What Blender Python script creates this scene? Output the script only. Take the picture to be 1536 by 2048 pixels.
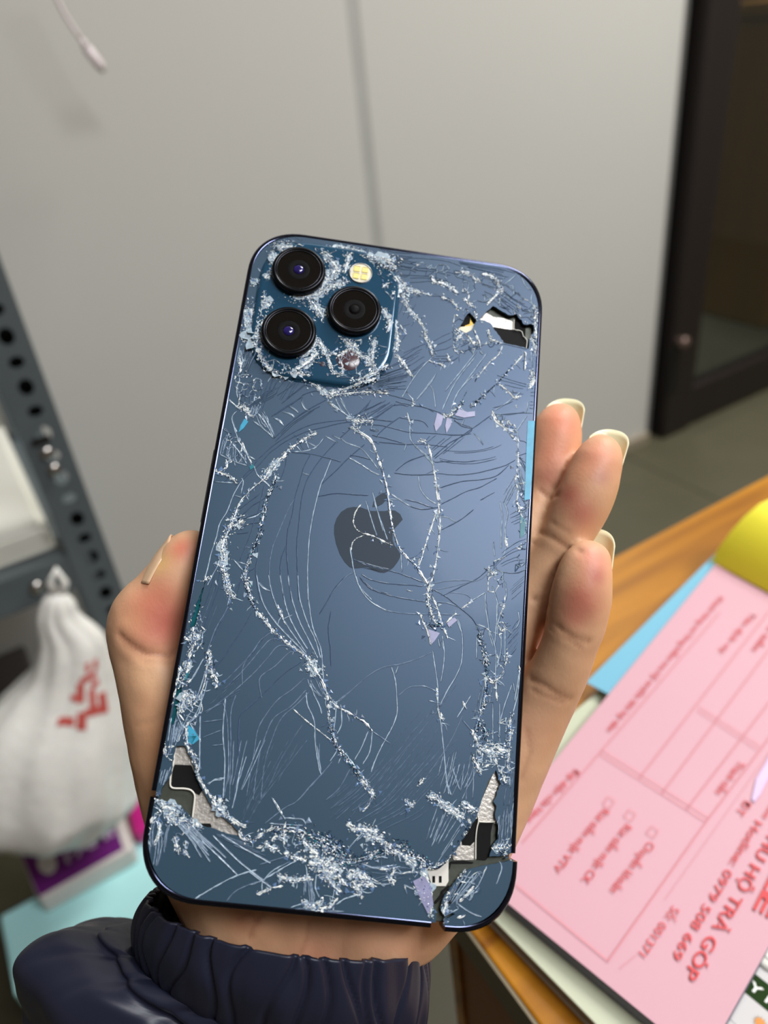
import bpy, bmesh, math, random
import numpy as np
from mathutils import Vector, Matrix, noise
from mathutils.geometry import delaunay_2d_cdt

for _o in list(bpy.data.objects): bpy.data.objects.remove(_o)
S = bpy.context.scene
# ------------------------------------------------------------------ camera
F, CX, CY = 1538.0, 768.0, 1024.0            # focal length and centre in pixels of the 1536x2048 frame
R = np.array([[0.8464748730709607, 0.3615760164760887, -0.3908235836906265],
              [-0.5222654715157085, 0.4211371441399876, -0.7415404797366696],
              [-0.10353292482092687, 0.8318090466777207, 0.5453206793650189]])
CAM = np.array([0.0, 0.0, 1.035])
cam = bpy.data.objects.new('camera', bpy.data.cameras.new('camera'))
S.collection.objects.link(cam)
cam.matrix_world = Matrix.Translation(CAM) @ Matrix(R.tolist()).to_4x4()
cd = cam.data
cd.sensor_fit = 'VERTICAL'; cd.sensor_height = 6.79; cd.sensor_width = 5.09
cd.lens = F / 2048 * cd.sensor_height
cd.clip_start = 0.01; cd.clip_end = 50
cd.dof.use_dof = True; cd.dof.focus_distance = 0.176; cd.dof.aperture_fstop = 1.95
S.camera = cam
# ------------------------------------------------------------------ light
S.view_settings.view_transform = 'Standard'; S.view_settings.look = 'None'
S.view_settings.gamma = 1.0; S.view_settings.exposure = 0.08
S.view_settings.use_curve_mapping = False
W = bpy.data.worlds.new('world'); S.world = W; W.use_nodes = True
W.node_tree.nodes['Background'].inputs[0].default_value = (0.75, 0.78, 0.85, 1)
W.node_tree.nodes['Background'].inputs[1].default_value = 0.15
S.cycles.max_bounces = 8

def area_light(name, loc, target, sx, sy, power, col):
    d = bpy.data.lights.new(name, 'AREA'); d.shape = 'RECTANGLE'; d.size = sx; d.size_y = sy
    d.energy = power; d.color = col
    o = bpy.data.objects.new(name, d); S.collection.objects.link(o)
    o.location = loc
    o.rotation_euler = (Vector(target) - Vector(loc)).to_track_quat('-Z', 'Y').to_euler()
    return o
area_light('unseen_overhead_light', (1.75, 0.45, 2.72), (1.75, 0.45, 0), 1.2, 0.6, 60, (0.98, 0.985, 0.96))
area_light('unseen_overhead_light', (0.8, -1.0, 2.72), (0.8, -1.0, 0), 1.2, 0.6, 52, (0.94, 0.96, 1.0))  # unseen fill lamp, added to light the hand and the glass reflection
area_light('room_beyond_fill', (2.4, 2.3, 2.7), (2.4, 2.3, 0), 0.5, 0.5, 34, (1.0, 0.95, 0.85))  # fill lamp added to brighten the room behind the door glass

# ------------------------------------------------------------------ helpers
def ray(x, y): return R @ np.array([(x - CX) / F, -(y - CY) / F, -1.0])
def at(x, y, d): return CAM + ray(x, y) * d                     # point at depth d (m) along the view axis
def onz(x, y, z): r = ray(x, y); return CAM + r * ((z - CAM[2]) / r[2])
def ony(x, y, Y): r = ray(x, y); return CAM + r * (Y / r[1])
def lin(c):
    out = []
    for v in c[:3]:
        v /= 255.0
        out.append(v / 12.92 if v <= 0.04045 else ((v + 0.055) / 1.055) ** 2.4)
    return tuple(out) + (1.0,)

def mat(name, col, rough=0.5, metal=0.0, spec=0.5, bump=None, mottle=None, sss=0, attr=None, coat=0, trans=0, alpha=1, tint=None):
    m = bpy.data.materials.new(name); m.use_nodes = True
    nt = m.node_tree; b = nt.nodes['Principled BSDF']
    b.inputs['Base Color'].default_value = lin(col)
    b.inputs['Roughness'].default_value = rough
    b.inputs['Metallic'].default_value = metal
    b.inputs['Specular IOR Level'].default_value = spec
    b.inputs['Coat Weight'].default_value = coat
    b.inputs['Coat Roughness'].default_value = 0.06
    b.inputs['Transmission Weight'].default_value = trans
    b.inputs['Alpha'].default_value = alpha
    if tint: b.inputs['Specular Tint'].default_value = tint
    if sss:
        b.inputs['Subsurface Weight'].default_value = sss
        b.inputs['Subsurface Radius'].default_value = (1.0, 0.35, 0.2)
        b.inputs['Subsurface Scale'].default_value = 0.0035
    tc = nt.nodes.new('ShaderNodeTexCoord')
    src = None
    if attr:
        a = nt.nodes.new('ShaderNodeVertexColor'); a.layer_name = attr
        src = a.outputs['Color']; nt.links.new(src, b.inputs['Base Color'])
    if mottle:                                                   # (scale, amount, (stretch))
        n = nt.nodes.new('ShaderNodeTexNoise'); n.inputs['Scale'].default_value = mottle[0]
        n.inputs['Detail'].default_value = 5
        mp = nt.nodes.new('ShaderNodeMapping')
        if len(mottle) > 2: mp.inputs['Scale'].default_value = mottle[2]
        nt.links.new(tc.outputs['Object'], mp.inputs[0]); nt.links.new(mp.outputs[0], n.inputs['Vector'])
        mr = nt.nodes.new('ShaderNodeMapRange')
        mr.inputs[1].default_value = 0.15; mr.inputs[2].default_value = 0.7
        mr.inputs[3].default_value = 1 - mottle[1]; mr.inputs[4].default_value = 1 + mottle[1]
        nt.links.new(n.outputs[0], mr.inputs[0])
        mx = nt.nodes.new('ShaderNodeVectorMath'); mx.operation = 'SCALE'
        if src: nt.links.new(src, mx.inputs[0])
        else: mx.inputs[0].default_value = lin(col)[:3]
        nt.links.new(mr.outputs[0], mx.inputs['Scale']); nt.links.new(mx.outputs[0], b.inputs['Base Color'])
    if bump:                                                     # (scale, strength, distance, (stretch))
        n = nt.nodes.new('ShaderNodeTexNoise'); n.inputs['Scale'].default_value = bump[0]
        n.inputs['Detail'].default_value = 6
        mp = nt.nodes.new('ShaderNodeMapping')
        if len(bump) > 3: mp.inputs['Scale'].default_value = bump[3]
        nt.links.new(tc.outputs['Object'], mp.inputs[0]); nt.links.new(mp.outputs[0], n.inputs['Vector'])
        bp = nt.nodes.new('ShaderNodeBump'); bp.inputs['Strength'].default_value = bump[1]
        bp.inputs['Distance'].default_value = bump[2]
        nt.links.new(n.outputs[0], bp.inputs['Height']); nt.links.new(bp.outputs[0], b.inputs['Normal'])
    return m

def link(name, me, m=None, parent=None, smooth=False):
    o = bpy.data.objects.new(name, me); S.collection.objects.link(o)
    if m is not None:
        for k in (m if isinstance(m, (list, tuple)) else [m]): me.materials.append(k)
    if smooth:
        me.polygons.foreach_set('use_smooth', [True] * len(me.polygons))
    if parent is not None: o.parent = parent
    return o
def mesh(name, v, f, m=None, parent=None, smooth=False, mi=None):
    me = bpy.data.meshes.new(name); me.from_pydata([tuple(map(float, p)) for p in v], [], f); me.update()
    if mi is not None: me.polygons.foreach_set('material_index', mi)
    return link(name, me, m, parent, smooth)
def bmobj(name, bm, m=None, parent=None, smooth=False):
    me = bpy.data.meshes.new(name); bmesh.ops.recalc_face_normals(bm, faces=bm.faces); bm.to_mesh(me); bm.free()
    return link(name, me, m, parent, smooth)
def thing(name, label, cat, loc=(0, 0, 0), group=None):
    o = bpy.data.objects.new(name, None); S.collection.objects.link(o); o.location = loc
    o.empty_display_size = 0.01
    o['label'] = label; o['category'] = cat
    if group: o['group'] = group
    return o
def tag(o, label=None, cat=None, group=None, kind=None):
    if label: o['label'] = label
    if cat: o['category'] = cat
    if group: o['group'] = group
    if kind: o['kind'] = kind
    return o
def box_bm(x0, x1, y0, y1, z0, z1, bev=0.0, seg=2):
    bm = bmesh.new(); bmesh.ops.create_cube(bm, size=1)
    for v in bm.verts:
        v.co = Vector(((x0 + x1) / 2 + v.co.x * (x1 - x0), (y0 + y1) / 2 + v.co.y * (y1 - y0), (z0 + z1) / 2 + v.co.z * (z1 - z0)))
    if bev: bmesh.ops.bevel(bm, geom=bm.edges[:], offset=bev, segments=seg, affect='EDGES', profile=0.5)
    return bm
def box(name, a, m, parent=None, bev=0.0, seg=2, smooth=False): return bmobj(name, box_bm(*a, bev, seg), m, parent, smooth)
def prism(name, pts, thick, m, parent=None, up=None, bev=0.0):
    """polygon given by 3-D points (top face), extruded by thick against its normal"""
    P = [Vector(p) for p in pts]
    n = (P[1] - P[0]).cross(P[2] - P[1]).normalized()
    if up is not None and n.dot(Vector(up)) < 0: P.reverse(); n = -n
    bm = bmesh.new()
    top = [bm.verts.new(p) for p in P]; bot = [bm.verts.new(p - n * thick) for p in P]
    bm.faces.new(top); bm.faces.new(bot[::-1])
    for i in range(len(P)):
        j = (i + 1) % len(P); bm.faces.new((top[j], top[i], bot[i], bot[j]))
    if bev: bmesh.ops.bevel(bm, geom=bm.edges[:], offset=bev, segments=2, affect='EDGES', profile=0.5)
    return bmobj(name, bm, m, parent)
def tube(path, r, n=12, cap=True):
    """vertices, faces of a tube along path with radius (scalar or list)"""
    P = [np.array(p, float) for p in path]; rr = r if hasattr(r, '__len__') else [r] * len(P)
    V, Fs = [], []; prev = None
    for i, p in enumerate(P):
        t = P[min(i + 1, len(P) - 1)] - P[max(i - 1, 0)]; t /= np.linalg.norm(t)
        if prev is None:
            a = np.array([0, 0, 1.0]) if abs(t[2]) < 0.9 else np.array([1.0, 0, 0]); u = np.cross(t, a)
        else: u = prev - t * prev.dot(t)
        u /= np.linalg.norm(u); prev = u; w = np.cross(t, u)
        for k in range(n):
            an = 2 * math.pi * k / n; V.append(p + rr[i] * (math.cos(an) * u + math.sin(an) * w))
    for i in range(len(P) - 1):
        for k in range(n):
            a, b = i * n + k, i * n + (k + 1) % n; Fs.append((a, b, b + n, a + n))
    if cap: Fs.append(tuple(range(n))[::-1]); Fs.append(tuple((len(P) - 1) * n + k for k in range(n)))
    return V, Fs
def tubeobj(name, path, r, m, parent=None, n=12): V, Fs = tube(path, r, n); return mesh(name, V, Fs, m, parent, True)
def lathe(prof, n=48):
    """profile of (radius, height) -> verts, faces around z"""
    V, Fs = [], []
    for r, z in prof:
        for k in range(n):
            a = 2 * math.pi * k / n; V.append((r * math.cos(a), r * math.sin(a), z))
    for i in range(len(prof) - 1):
        for k in range(n):
            a, b = i * n + k, i * n + (k + 1) % n; Fs.append((a, b, b + n, a + n))
    return V, Fs
FONT = None
def text_mesh(s, bold=0.0):
    c = bpy.data.curves.new('t', 'FONT'); c.body = s; c.size = 1.0; c.offset = bold; c.resolution_u = 3
    o = bpy.data.objects.new('t', c); S.collection.objects.link(o)
    dg = bpy.context.evaluated_depsgraph_get()
    me = bpy.data.meshes.new_from_object(o.evaluated_get(dg))
    bpy.data.objects.remove(o); bpy.data.curves.remove(c)
    me.materials.clear()
    return me
def text_on(name, s, A, B, n, h, m, parent=None, bold=0.0, off=0.00006):
    """flat lettering from A to B (3-D) on a plane with normal n, capital height h"""
    me = text_mesh(s, bold)
    v = np.empty(len(me.vertices) * 3); me.vertices.foreach_get('co', v); v = v.reshape(-1, 3)
    x0, x1 = v[:, 0].min(), v[:, 0].max()
    A, B, n = np.array(A, float), np.array(B, float), np.array(n, float); n /= np.linalg.norm(n)
    d = (B - A); L = np.linalg.norm(d); d /= L; u = np.cross(n, d)
    q = A + np.outer((v[:, 0] - x0) / (x1 - x0) * L, d) + np.outer(v[:, 1] / 0.73 * h, u) + n * off
    me.vertices.foreach_set('co', q.ravel()); me.update()
    return link(name, me, m, parent)
def strip(name, pts, wd, n, m, parent=None, off=0.00005):
    """thin flat printed line through 3-D points"""
    n = np.array(n, float); V, Fs = [], []
    for i in range(len(pts) - 1):
        a, b = np.array(pts[i], float), np.array(pts[i + 1], float); d = (b - a) / np.linalg.norm(b - a)
        s = np.cross(n, d) * wd / 2; k = len(V)
        V += [a - s + n * off, b - s + n * off, b + s + n * off, a + s + n * off]; Fs.append((k, k + 1, k + 2, k + 3))
    return mesh(name, V, Fs, m, parent)

# ------------------------------------------------------------------ room
YW = 1.24
M_wall = mat('white_laminate', (205, 203, 196), 0.32, spec=0.45, mottle=(3, 0.015), bump=(4, 0.05, 0.003))
M_joint = mat('grey_joint', (176, 176, 170), 0.5, mottle=(20, 0.04))
M_trim = mat('aluminium_trim', (112, 110, 106), 0.5, metal=0.0, mottle=(30, 0.04))
M_floor = mat('floor_vinyl', (80, 76, 58), 0.5, mottle=(9, 0.08), bump=(60, 0.1, 0.001))
M_ceil = mat('ceiling_paint', (225, 224, 220), 0.8, mottle=(5, 0.03))
M_plain = mat('room_paint', (150, 142, 134), 0.7, mottle=(4, 0.03))
M_frame = mat('dark_brown_frame', (27, 19, 16), 0.45, mottle=(40, 0.15, (1, 1, .05)))
M_base = mat('baseboard_paint', (150, 138, 118), 0.5, mottle=(15, 0.06))

def struct(o): o['kind'] = 'structure'; return o
fl = struct(box('floor', (-2.5, 3.2, -3.2, 1.5, -0.04, -0.004), M_base))
# floor tiles 60 cm, each its own slab
TM = {}
for i in range(-4, 6):
    for j in range(-5, 4):
        x0, y0 = i * 0.6 + 0.17, j * 0.6 - 0.36
        if x0 + .6 > 3.3 or y0 > 1.23: continue
        y1 = min(y0 + 0.597, 1.4)
        key = round(y1 - y0, 4)
        if key not in TM:
            bm = box_bm(0, 0.597, 0, y1 - y0, -0.004, 0, 0.0006, 1)
            me = bpy.data.meshes.new('tile'); bmesh.ops.recalc_face_normals(bm, faces=bm.faces); bm.to_mesh(me); bm.free(); me.materials.append(M_floor)
            TM[key] = me
        t = bpy.data.objects.new('floor_tile', TM[key]); S.collection.objects.link(t); t.parent = fl; t.location = (x0, y0, 0)
struct(box('ceiling', (-2.5, 3.2, -3.2, 1.5, 2.75, 2.8), M_ceil))
struct(box('wall_left', (-2.55, -2.5, -3.2, 1.4, 0, 2.75), M_plain))
struct(box('wall_front', (-2.5, 3.2, -3.25, -3.2, 0, 2.75), M_plain))
struct(box('wall_right', (3.2, 3.25, -3.2, 1.4, 0, 2.75), M_plain))
# back wall of large laminate panels with a recessed joint strip between them
wb = struct(box('wall_back', (-2.5, 1.452, YW + 0.012, YW + 0.1, 0, 2.75), M_joint))
for x0, x1 in ((-2.5, -0.52), (-0.5, 0.6965), (0.7190, 1.462)):
    box('wall_panel', (x0, x1, YW, YW + 0.012, 0.0, 2.75), M_wall, wb, 0.0008, 2)
box('joint_strip', (0.6965, 0.7190, YW + 0.0008, YW + 0.012, 0, 2.75), M_joint, wb)
struct(box('wall_above_door', (1.452, 3.2, YW + 0.012, YW + 0.1, 2.1, 2.75), M_plain))
# aluminium corner trim: rounded return between panel and door frame
V, Fs = [], []
prof = [(1.462, YW + .001)] + [(1.462 + 0.036 * math.sin(a), YW + 0.001 + 0.03 * (1 - math.cos(a))) for a in np.linspace(0.1, math.pi / 2, 8)] + [(1.498, YW + .09), (1.462, YW + .09)]
for z in (0.0, 2.75):
    for p in prof: V.append((p[0], p[1], z))
k = len(prof)
for i in range(k): Fs.append((i, (i + 1) % k, (i + 1) % k + k, i + k))
struct(mesh('trim_1', V, Fs, M_trim, None, False))
struct(box('baseboard_back', (1.28, 1.462, YW - 0.014, YW - .0005, 0, 0.03), M_base, None, 0.002))

# door: brown frame, glass, low knob
door = struct(box('door_1', (1.500, 1.598, YW - 0.028, YW + 0.03, 0.004, 2.1), M_frame, None, 0.004))
box('bottom_rail', (1.598, 2.9, YW - 0.022, YW + 0.026, 0.004, 0.115), M_frame, door, 0.004)
box('top_rail', (1.598, 2.9, YW - 0.022, YW + 0.026, 2.0, 2.1), M_frame, door, 0.004)
box('stile', (2.9, 3.0, YW - 0.028, YW + 0.03, 0.004, 2.1), M_frame, door, 0.004)
M_glass = mat('dark_glass', (30, 34, 30), 0.05, trans=0.0, alpha=0.42)
box('glass_pane', (1.598, 2.9, YW, YW + 0.006, 0.115, 2.0), M_glass, door)
M_chrome = mat('chrome', (200, 195, 190), 0.2, metal=1.0, mottle=(50, 0.05))
kp = ony(1356, 681, YW - 0.03)
V, Fs = lathe([(0.0001, 0.032), (0.010, 0.031), (0.0145, 0.026), (0.015, 0.018), (0.009, 0.010), (0.008, 0)], 20)
kn = mesh('knob', [(kp[0] + v[0], YW - 0.028 - v[2], kp[2] + v[1]) for v in V], [f[::-1] for f in Fs], mat('worn_knob', (120, 100, 92), 0.35, metal=0.6, mottle=(80, .1)), door, True)
box('lock_plate', (kp[0] - .016, kp[0] + .014, YW - 0.033, YW - 0.027, kp[2] - 0.14, kp[2] - 0.02), mat('black_plate', (8, 7, 7), 0.5, mottle=(60, .1)), door, .002)
# the room seen through the glass
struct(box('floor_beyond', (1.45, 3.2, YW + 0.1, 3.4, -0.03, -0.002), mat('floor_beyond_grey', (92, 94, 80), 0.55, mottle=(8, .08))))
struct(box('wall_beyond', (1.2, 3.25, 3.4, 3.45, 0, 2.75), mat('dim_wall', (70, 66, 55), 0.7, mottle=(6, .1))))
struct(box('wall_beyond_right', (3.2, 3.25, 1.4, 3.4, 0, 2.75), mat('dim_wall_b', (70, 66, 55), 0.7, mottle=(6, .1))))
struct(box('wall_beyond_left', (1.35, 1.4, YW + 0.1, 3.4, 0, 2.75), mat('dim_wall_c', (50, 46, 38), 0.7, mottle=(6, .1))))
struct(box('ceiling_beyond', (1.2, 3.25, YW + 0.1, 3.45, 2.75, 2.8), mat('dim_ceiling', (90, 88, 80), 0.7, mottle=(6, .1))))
cab = thing('wooden_cabinet', 'dark wooden cabinet standing in the dim room behind the glass door', 'cabinet', (2.9, 2.4, 0))
M_dw = mat('dark_walnut', (52, 40, 26), 0.5, mottle=(12, 0.3, (1, 1, .2)))
M_ow = mat('ochre_wood', (150, 108, 38), 0.5, mottle=(12, 0.2, (1, 1, .2)))
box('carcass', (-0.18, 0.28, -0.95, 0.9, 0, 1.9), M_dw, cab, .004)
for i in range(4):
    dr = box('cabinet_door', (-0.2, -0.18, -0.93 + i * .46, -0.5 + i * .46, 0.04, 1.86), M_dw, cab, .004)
    box('door_handle', (-0.215, -0.2, -0.56 + i * .46, -0.545 + i * .46, 0.7, 0.86), M_chrome, dr, .003)
obx = thing('ochre_box', 'tall ochre wooden box beside the cabinet behind the glass door', 'box', (2.46, 1.62, 0))
box('box_body', (-0.14, 0.22, -0.1, 0.2, 0, 0.9), M_ow, obx, .006)
box('box_lid', (-0.15, 0.23, -0.11, 0.21, 0.9, 0.94), M_ow, obx, .006)

# charging cable hanging by the wall
M_white = mat('white_plastic', (228, 214, 214), 0.35, mottle=(40, .03))
cb = thing('charging_cable', 'thin white charging cable with plug dangling before the wall, upper left', 'cable', tuple(ony(150, 50, 1.15)))
o0 = np.array(cb.location)
pts = [ony(*p, 1.15) for p in [(60, -120), (90, -50), (112, -5), (128, 28), (150, 62), (166, 84)]]
tubeobj('cord', [p - o0 for p in pts], 0.0026, M_white, cb, 10)
p1, p2, p3 = [ony(*p, 1.15) - o0 for p in [(162, 78), (172, 95), (203, 136)]]
tubeobj('strain_relief', [p1, p2], [0.0034, 0.0044], M_white, cb, 12)
tubeobj('plug', [p2, p2 * .97 + p3 * .03, p2 * .1 + p3 * .9, p3 * .97 + p2 * .03, p3], [0.0048, .0062, .0062, .0058, .0045], M_white, cb, 16)
p4 = ony(207, 143, 1.15) - o0
tubeobj('plug_tip', [p3, p4], 0.0038, mat('plug_metal', (150, 145, 138), .3, metal=.8, mottle=(50, .05)), cb, 12)

# ------------------------------------------------------------------ slotted steel shelf on the left
M_steel = mat('grey_enamel_steel', (92, 100, 102), 0.42, mottle=(25, .05))
YS = 0.80
sh = thing('steel_shelf', 'grey slotted angle steel shelf rack standing against the white wall', 'shelf', (0.04, YS, 0))
# front flange with real holes (constrained triangulation), then the side flange
def slotted_face(x0, x1, z0, z1, holes, thick):
    vs = [(x0, z0), (x1, z0), (x1, z1), (x0, z1)]; fs = [[0, 1, 2, 3]]; hs = []
    for cx, cz, rx, rz in holes:
        k = len(vs); hs.append((cx, cz, rx, rz))
        for a in range(10):
            t = 2 * math.pi * a / 10; vs.append((cx + rx * math.cos(t), cz + rz * math.sin(t)))
        fs.append(list(range(k, k + 10)))
    r = delaunay_2d_cdt([Vector(v) for v in vs], [], fs, 0, 1e-7)
    v2 = r[0]; T = []
    for f in r[2]:
        c = sum((v2[i] for i in f), Vector((0, 0))) / len(f)
        if any(((c.x - h[0]) / h[2]) ** 2 + ((c.y - h[1]) / h[3]) ** 2 < 1 for h in hs): continue
        T.append(tuple(f))
    return v2, T
hz = [0.7074 + 0.0262 * k for k in range(-24, 30)]
for nm, X0, X1, side in (('upright_post', 0.019, 0.0615, 1), ('upright_post', -1.02, -0.978, -1)):
    v2, T = slotted_face(X0 - .04, X1 - .04, 0, 1.2, [((X0 + X1) / 2 - .04 + 0.002, z, 0.0075, 0.0062 if i % 2 else .009) for i, z in enumerate(hz) if .03 < z < 1.18], .002)
    V = [(v.x, 0, v.y) for v in v2] + [(v.x, 0.002, v.y) for v in v2]; n = len(v2)
    Fs = [f for f in T] + [tuple(i + n for i in f[::-1]) for f in T]
    xe = (X1 if side > 0 else X0) - .04
    k = len(V); V += [(xe, 0, 0), (xe, 0, 1.2), (xe, .04, 1.2), (xe, .04, 0), (xe - side * .002, .002, 0), (xe - side * .002, .002, 1.2), (xe - side * .002, .04, 1.2), (xe - side * .002, .04, 0)]
    Fs += [(k, k + 1, k + 2, k + 3), (k + 4, k + 7, k + 6, k + 5), (k + 1, k + 5, k + 6, k + 2), (k + 3, k + 2, k + 6, k + 7)]
    po = mesh(nm, V, Fs, M_steel, sh)
    for z in ((0.7215, 0.662, 0.654) if side > 0 else (.7,)):
        pass
for z0_, z1_ in ((.715, 1.2), (.03, .60)): box('hole_shade_plate', (0.019 - .04, .0595 - .04, .022, .024, z0_, z1_), mat('hole_shade_dark', (34, 38, 40), .6, mottle=(30, .1)), post_ := [c for c in sh.children if c.name == 'upright_post'][0])  # dark plates added behind the holes so they look shaded
def bolt(x, z, parent, r=.007, m=None):
    V, Fs = lathe([(0.0001, .005), (r * .7, .0045), (r, .002), (r, 0)], 14)
    return mesh('bolt', [(x + v[0], -.0005 - v[2], z + v[1]) for v in V], [f[::-1] for f in Fs], m or M_chrome, parent, True)
post = [c for c in sh.children if c.name == 'upright_post'][0]
for (x, y) in ((93, 905), (108, 938)):
    q = ony(x, y, YS); bolt(q[0] - .04, q[2], post)
box('notch_tab', (-.012, .006, -.004, .001, 0.7005, 0.7065), mat('black_gap', (12, 12, 12), .6, mottle=(50, .1)), post, .001)
# shelf beams (front rail) and shelf boards
for zt in (0.562, 1.12):
    rl = box('shelf_rail', (-1.02, 0.002, 0.002, 0.006, zt - 0.046, zt), M_steel, sh, .001)
    q = ony(80, 1190, YS)
    bolt(q[0] - .04, zt - 0.022, rl, .008)
    box('shelf_board', (-1.02, 0.02, 0.006, 0.40, zt - 0.003, zt), M_steel, sh)
# back posts
for X0 in (0.019, -1.02): box('back_post', (X0 - .04, X0 + .0025 - .0, 0.365, 0.40, 0, 1.2), M_steel, sh)

# white sheets / box on the shelf
wbx = thing('white_board_stack', 'stack of large white boards lying on the grey steel shelf behind the post', 'boards', (-0.25, YS + .03, 0.5635))
M_wp = mat('white_card', (236, 234, 222), 0.6, mottle=(12, .02))
for k in range(6): box('board', (-0.40 + .002 * (k % 3), 0.263 - .003 * (k * 7 % 4), -.004 + .003 * (k % 2), 0.395, 0.0046 * k + .0002, 0.0046 * k + .0044), M_wp, wbx, .0008)

# dark tote on the floor under the shelf, tan carton on it
tote = thing('dark_storage_tote', 'dark brown storage tote on the floor under the steel shelf', 'box', (-0.4, 1.0, 0.0))
box('tote_body', (-0.4, 0.3, 0.0, .2, 0, 0.17), mat('dark_tote', (46, 40, 38), .6, mottle=(10, .15)), tote, .012)
box('tote_lid', (-0.41, 0.31, -.01, .21, 0.171, 0.19), mat('dark_tote_lid', (40, 35, 33), .6, mottle=(10, .15)), tote, .006)
tc2 = thing('tan_carton', 'tan cardboard carton on the dark tote behind the white bag', 'box', (-0.4, 1.02, 0.191))
M_tan = mat('tan_card', (176, 160, 124), .7, mottle=(15, .06))
box('carton_body', (-0.3, 0.22, 0, .16, 0, 0.12), M_tan, tc2, .003)
box('carton_flap', (-0.3, 0.22, -.004, .08, 0.1205, 0.1235), M_tan, tc2, .001)

# turquoise box on the floor, purple packet, magenta pouch, carrier bag
ZC = 0.12
M_cy = mat('turquoise_card', (190, 246, 246), .6, mottle=(8, .03))
cyan = thing('turquoise_box', 'flat pale turquoise box on the floor beside the dark sleeve', 'box', (0, 0, 0))
cc = [onz(*p, ZC) for p in [(45, 1976), (0, 1830)]]
x0, x1, y0, y1 = cc[0][0] - .01, .16, cc[0][1] - .004, cc[1][1]
cyan.location = (x0, y0, 0)
box('box_body', (0.003, x1 - x0 - .003, 0.003, y1 - y0 - .003, 0, ZC - .03), mat('cream_card', (222, 216, 204), .6, mottle=(12, .04)), cyan, .004)
box('box_lid', (0, x1 - x0, 0, y1 - y0, ZC - .045, ZC), M_cy, cyan, .004)
M_pur = mat('purple_print', (104, 30, 110), .4, mottle=(20, .1)); M_pw = mat('packet_white', (214, 204, 198), .45, mottle=(20, .04))
ZU = ZC + .034
pq = [onz(*p, ZU) for p in [(76, 1800), (268, 1694), (236, 1600), (22, 1672)]]
ppk = thing('purple_packet', 'purple and white printed packet under the white carrier bag', 'packet', tuple(pq[0] * [1, 1, 0] + [0, 0, ZC]))
qo = np.array(ppk.location)
prism('packet_body', [q - qo for q in pq], .0335, M_pw, ppk, NZ := (0, 0, 1), .006)
def lerp4(u, v): return (pq[0] * (1 - u) + pq[1] * u) * (1 - v) + (pq[3] * (1 - u) + pq[2] * u) * v - qo + np.array([0, 0, .0004])
prism('purple_panel', [lerp4(.02, .03), lerp4(.9, .06), lerp4(.9, .97), lerp4(.02, .97)], .0006, M_pur, ppk, NZ)
V = [lerp4(.20 + .085 * math.cos(t), .40 + .17 * math.sin(t)) + [0, 0, .001] for t in np.linspace(0, 2 * math.pi, 24)[:-1]]
mesh('white_disc', V, [tuple(range(len(V)))], M_pw, ppk)
M_lil = mat('lilac_print', (200, 170, 200), .5, mottle=(30, .05))
text_on('printed_letters', 'PAMI', lerp4(.36, .26), lerp4(.86, .36), (0, 0, 1), .022, M_lil, ppk, .03, .0015)
text_on('printed_letters', 'DUO', lerp4(.08, .72), lerp4(.42, .72), (0, 0, 1), .013, M_lil, ppk, .03, .0015)
mg = thing('magenta_pouch', 'small magenta pouch poking out beside the purple packet', 'pouch', (0, 0, 0))
mp_ = [onz(*p, ZC + .03) for p in [(264, 1668), (330, 1650), (318, 1580), (248, 1596)]]
mo = mp_[0] * [1, 1, 0] + [0, 0, ZC]; mg.location = tuple(mo)
M_mag = mat('magenta_film', (196, 36, 128), .35, mottle=(20, .08))
prism('pouch_body', [q - mo for q in mp_], .0298, M_mag, mg, NZ, .008)
prism('pouch_seal', [mp_[3] - mo + [0, 0, -.012], mp_[2] - mo + [0, 0, -.012], mp_[2] - mo + [0, .012, -.012], mp_[3] - mo + [0, .012, -.012]], .001, M_mag, mg, NZ)

rows = [((98, 1188), (128, 1182)), ((84, 1205), (146, 1200)), ((75, 1240), (158, 1225)), ((80, 1290), (205, 1262)), ((62, 1350), (219, 1300)), ((20, 1400), (239, 1389)),
        ((-40, 1470), (253, 1457)), ((-80, 1560), (267, 1543)), ((-90, 1608), (264, 1572)), ((-80, 1640), (232, 1608)), ((-40, 1662), (170, 1638)), ((20, 1662), (100, 1652))]
YB = .735
L_ = [ony(*r[0], YB) for r in rows]; R_ = [ony(*r[1], YB) for r in rows]
bag = thing('plastic_carrier_bag', 'crumpled white plastic carrier bag with red print under the shelf', 'bag', (float(L_[6][0] * .5 + R_[6][0] * .5), YB, ZU))
bo = np.array(bag.location)
NU, NVv = 72, 60
def bagpt(u, v, off=0.0):
    s = v * (len(rows) - 1); i = min(int(s), len(rows) - 2); t = s - i
    def cr_(P, k):
        a, b2, c, d = P[max(k - 1, 0)], P[k], P[k + 1], P[min(k + 2, len(P) - 1)]
        return .5 * ((2 * b2) + (-a + c) * t + (2 * a - 5 * b2 + 4 * c - d) * t * t + (-a + 3 * b2 - 3 * c + d) * t ** 3)
    l, r = cr_(L_, i), cr_(R_, i); c = (l + r) / 2; h = (r - l) / 2; w = np.linalg.norm(h)
    an = 2 * math.pi * u; dpt = min(w * .75, .075)
    nz = noise.noise(Vector((math.cos(an) * 2.2, math.sin(an) * 2.2, v * 5))) + .6 * noise.noise(Vector((math.cos(an) * 6, math.sin(an) * 6, v * 4 + 9)))
    k = 1 + .10 * nz + .05 * math.sin(an * 9 + v * 6) * (1 - v) + off / max(w, .01)
    p = c + h * math.cos(an) * k + np.array([0, -dpt * math.sin(an) * k, 0])
    p[2] = max(p[2], ZU + .0008); return p - bo
V = [bagpt(i / NU, j / NVv) for j in range(NVv + 1) for i in range(NU)]
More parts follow.
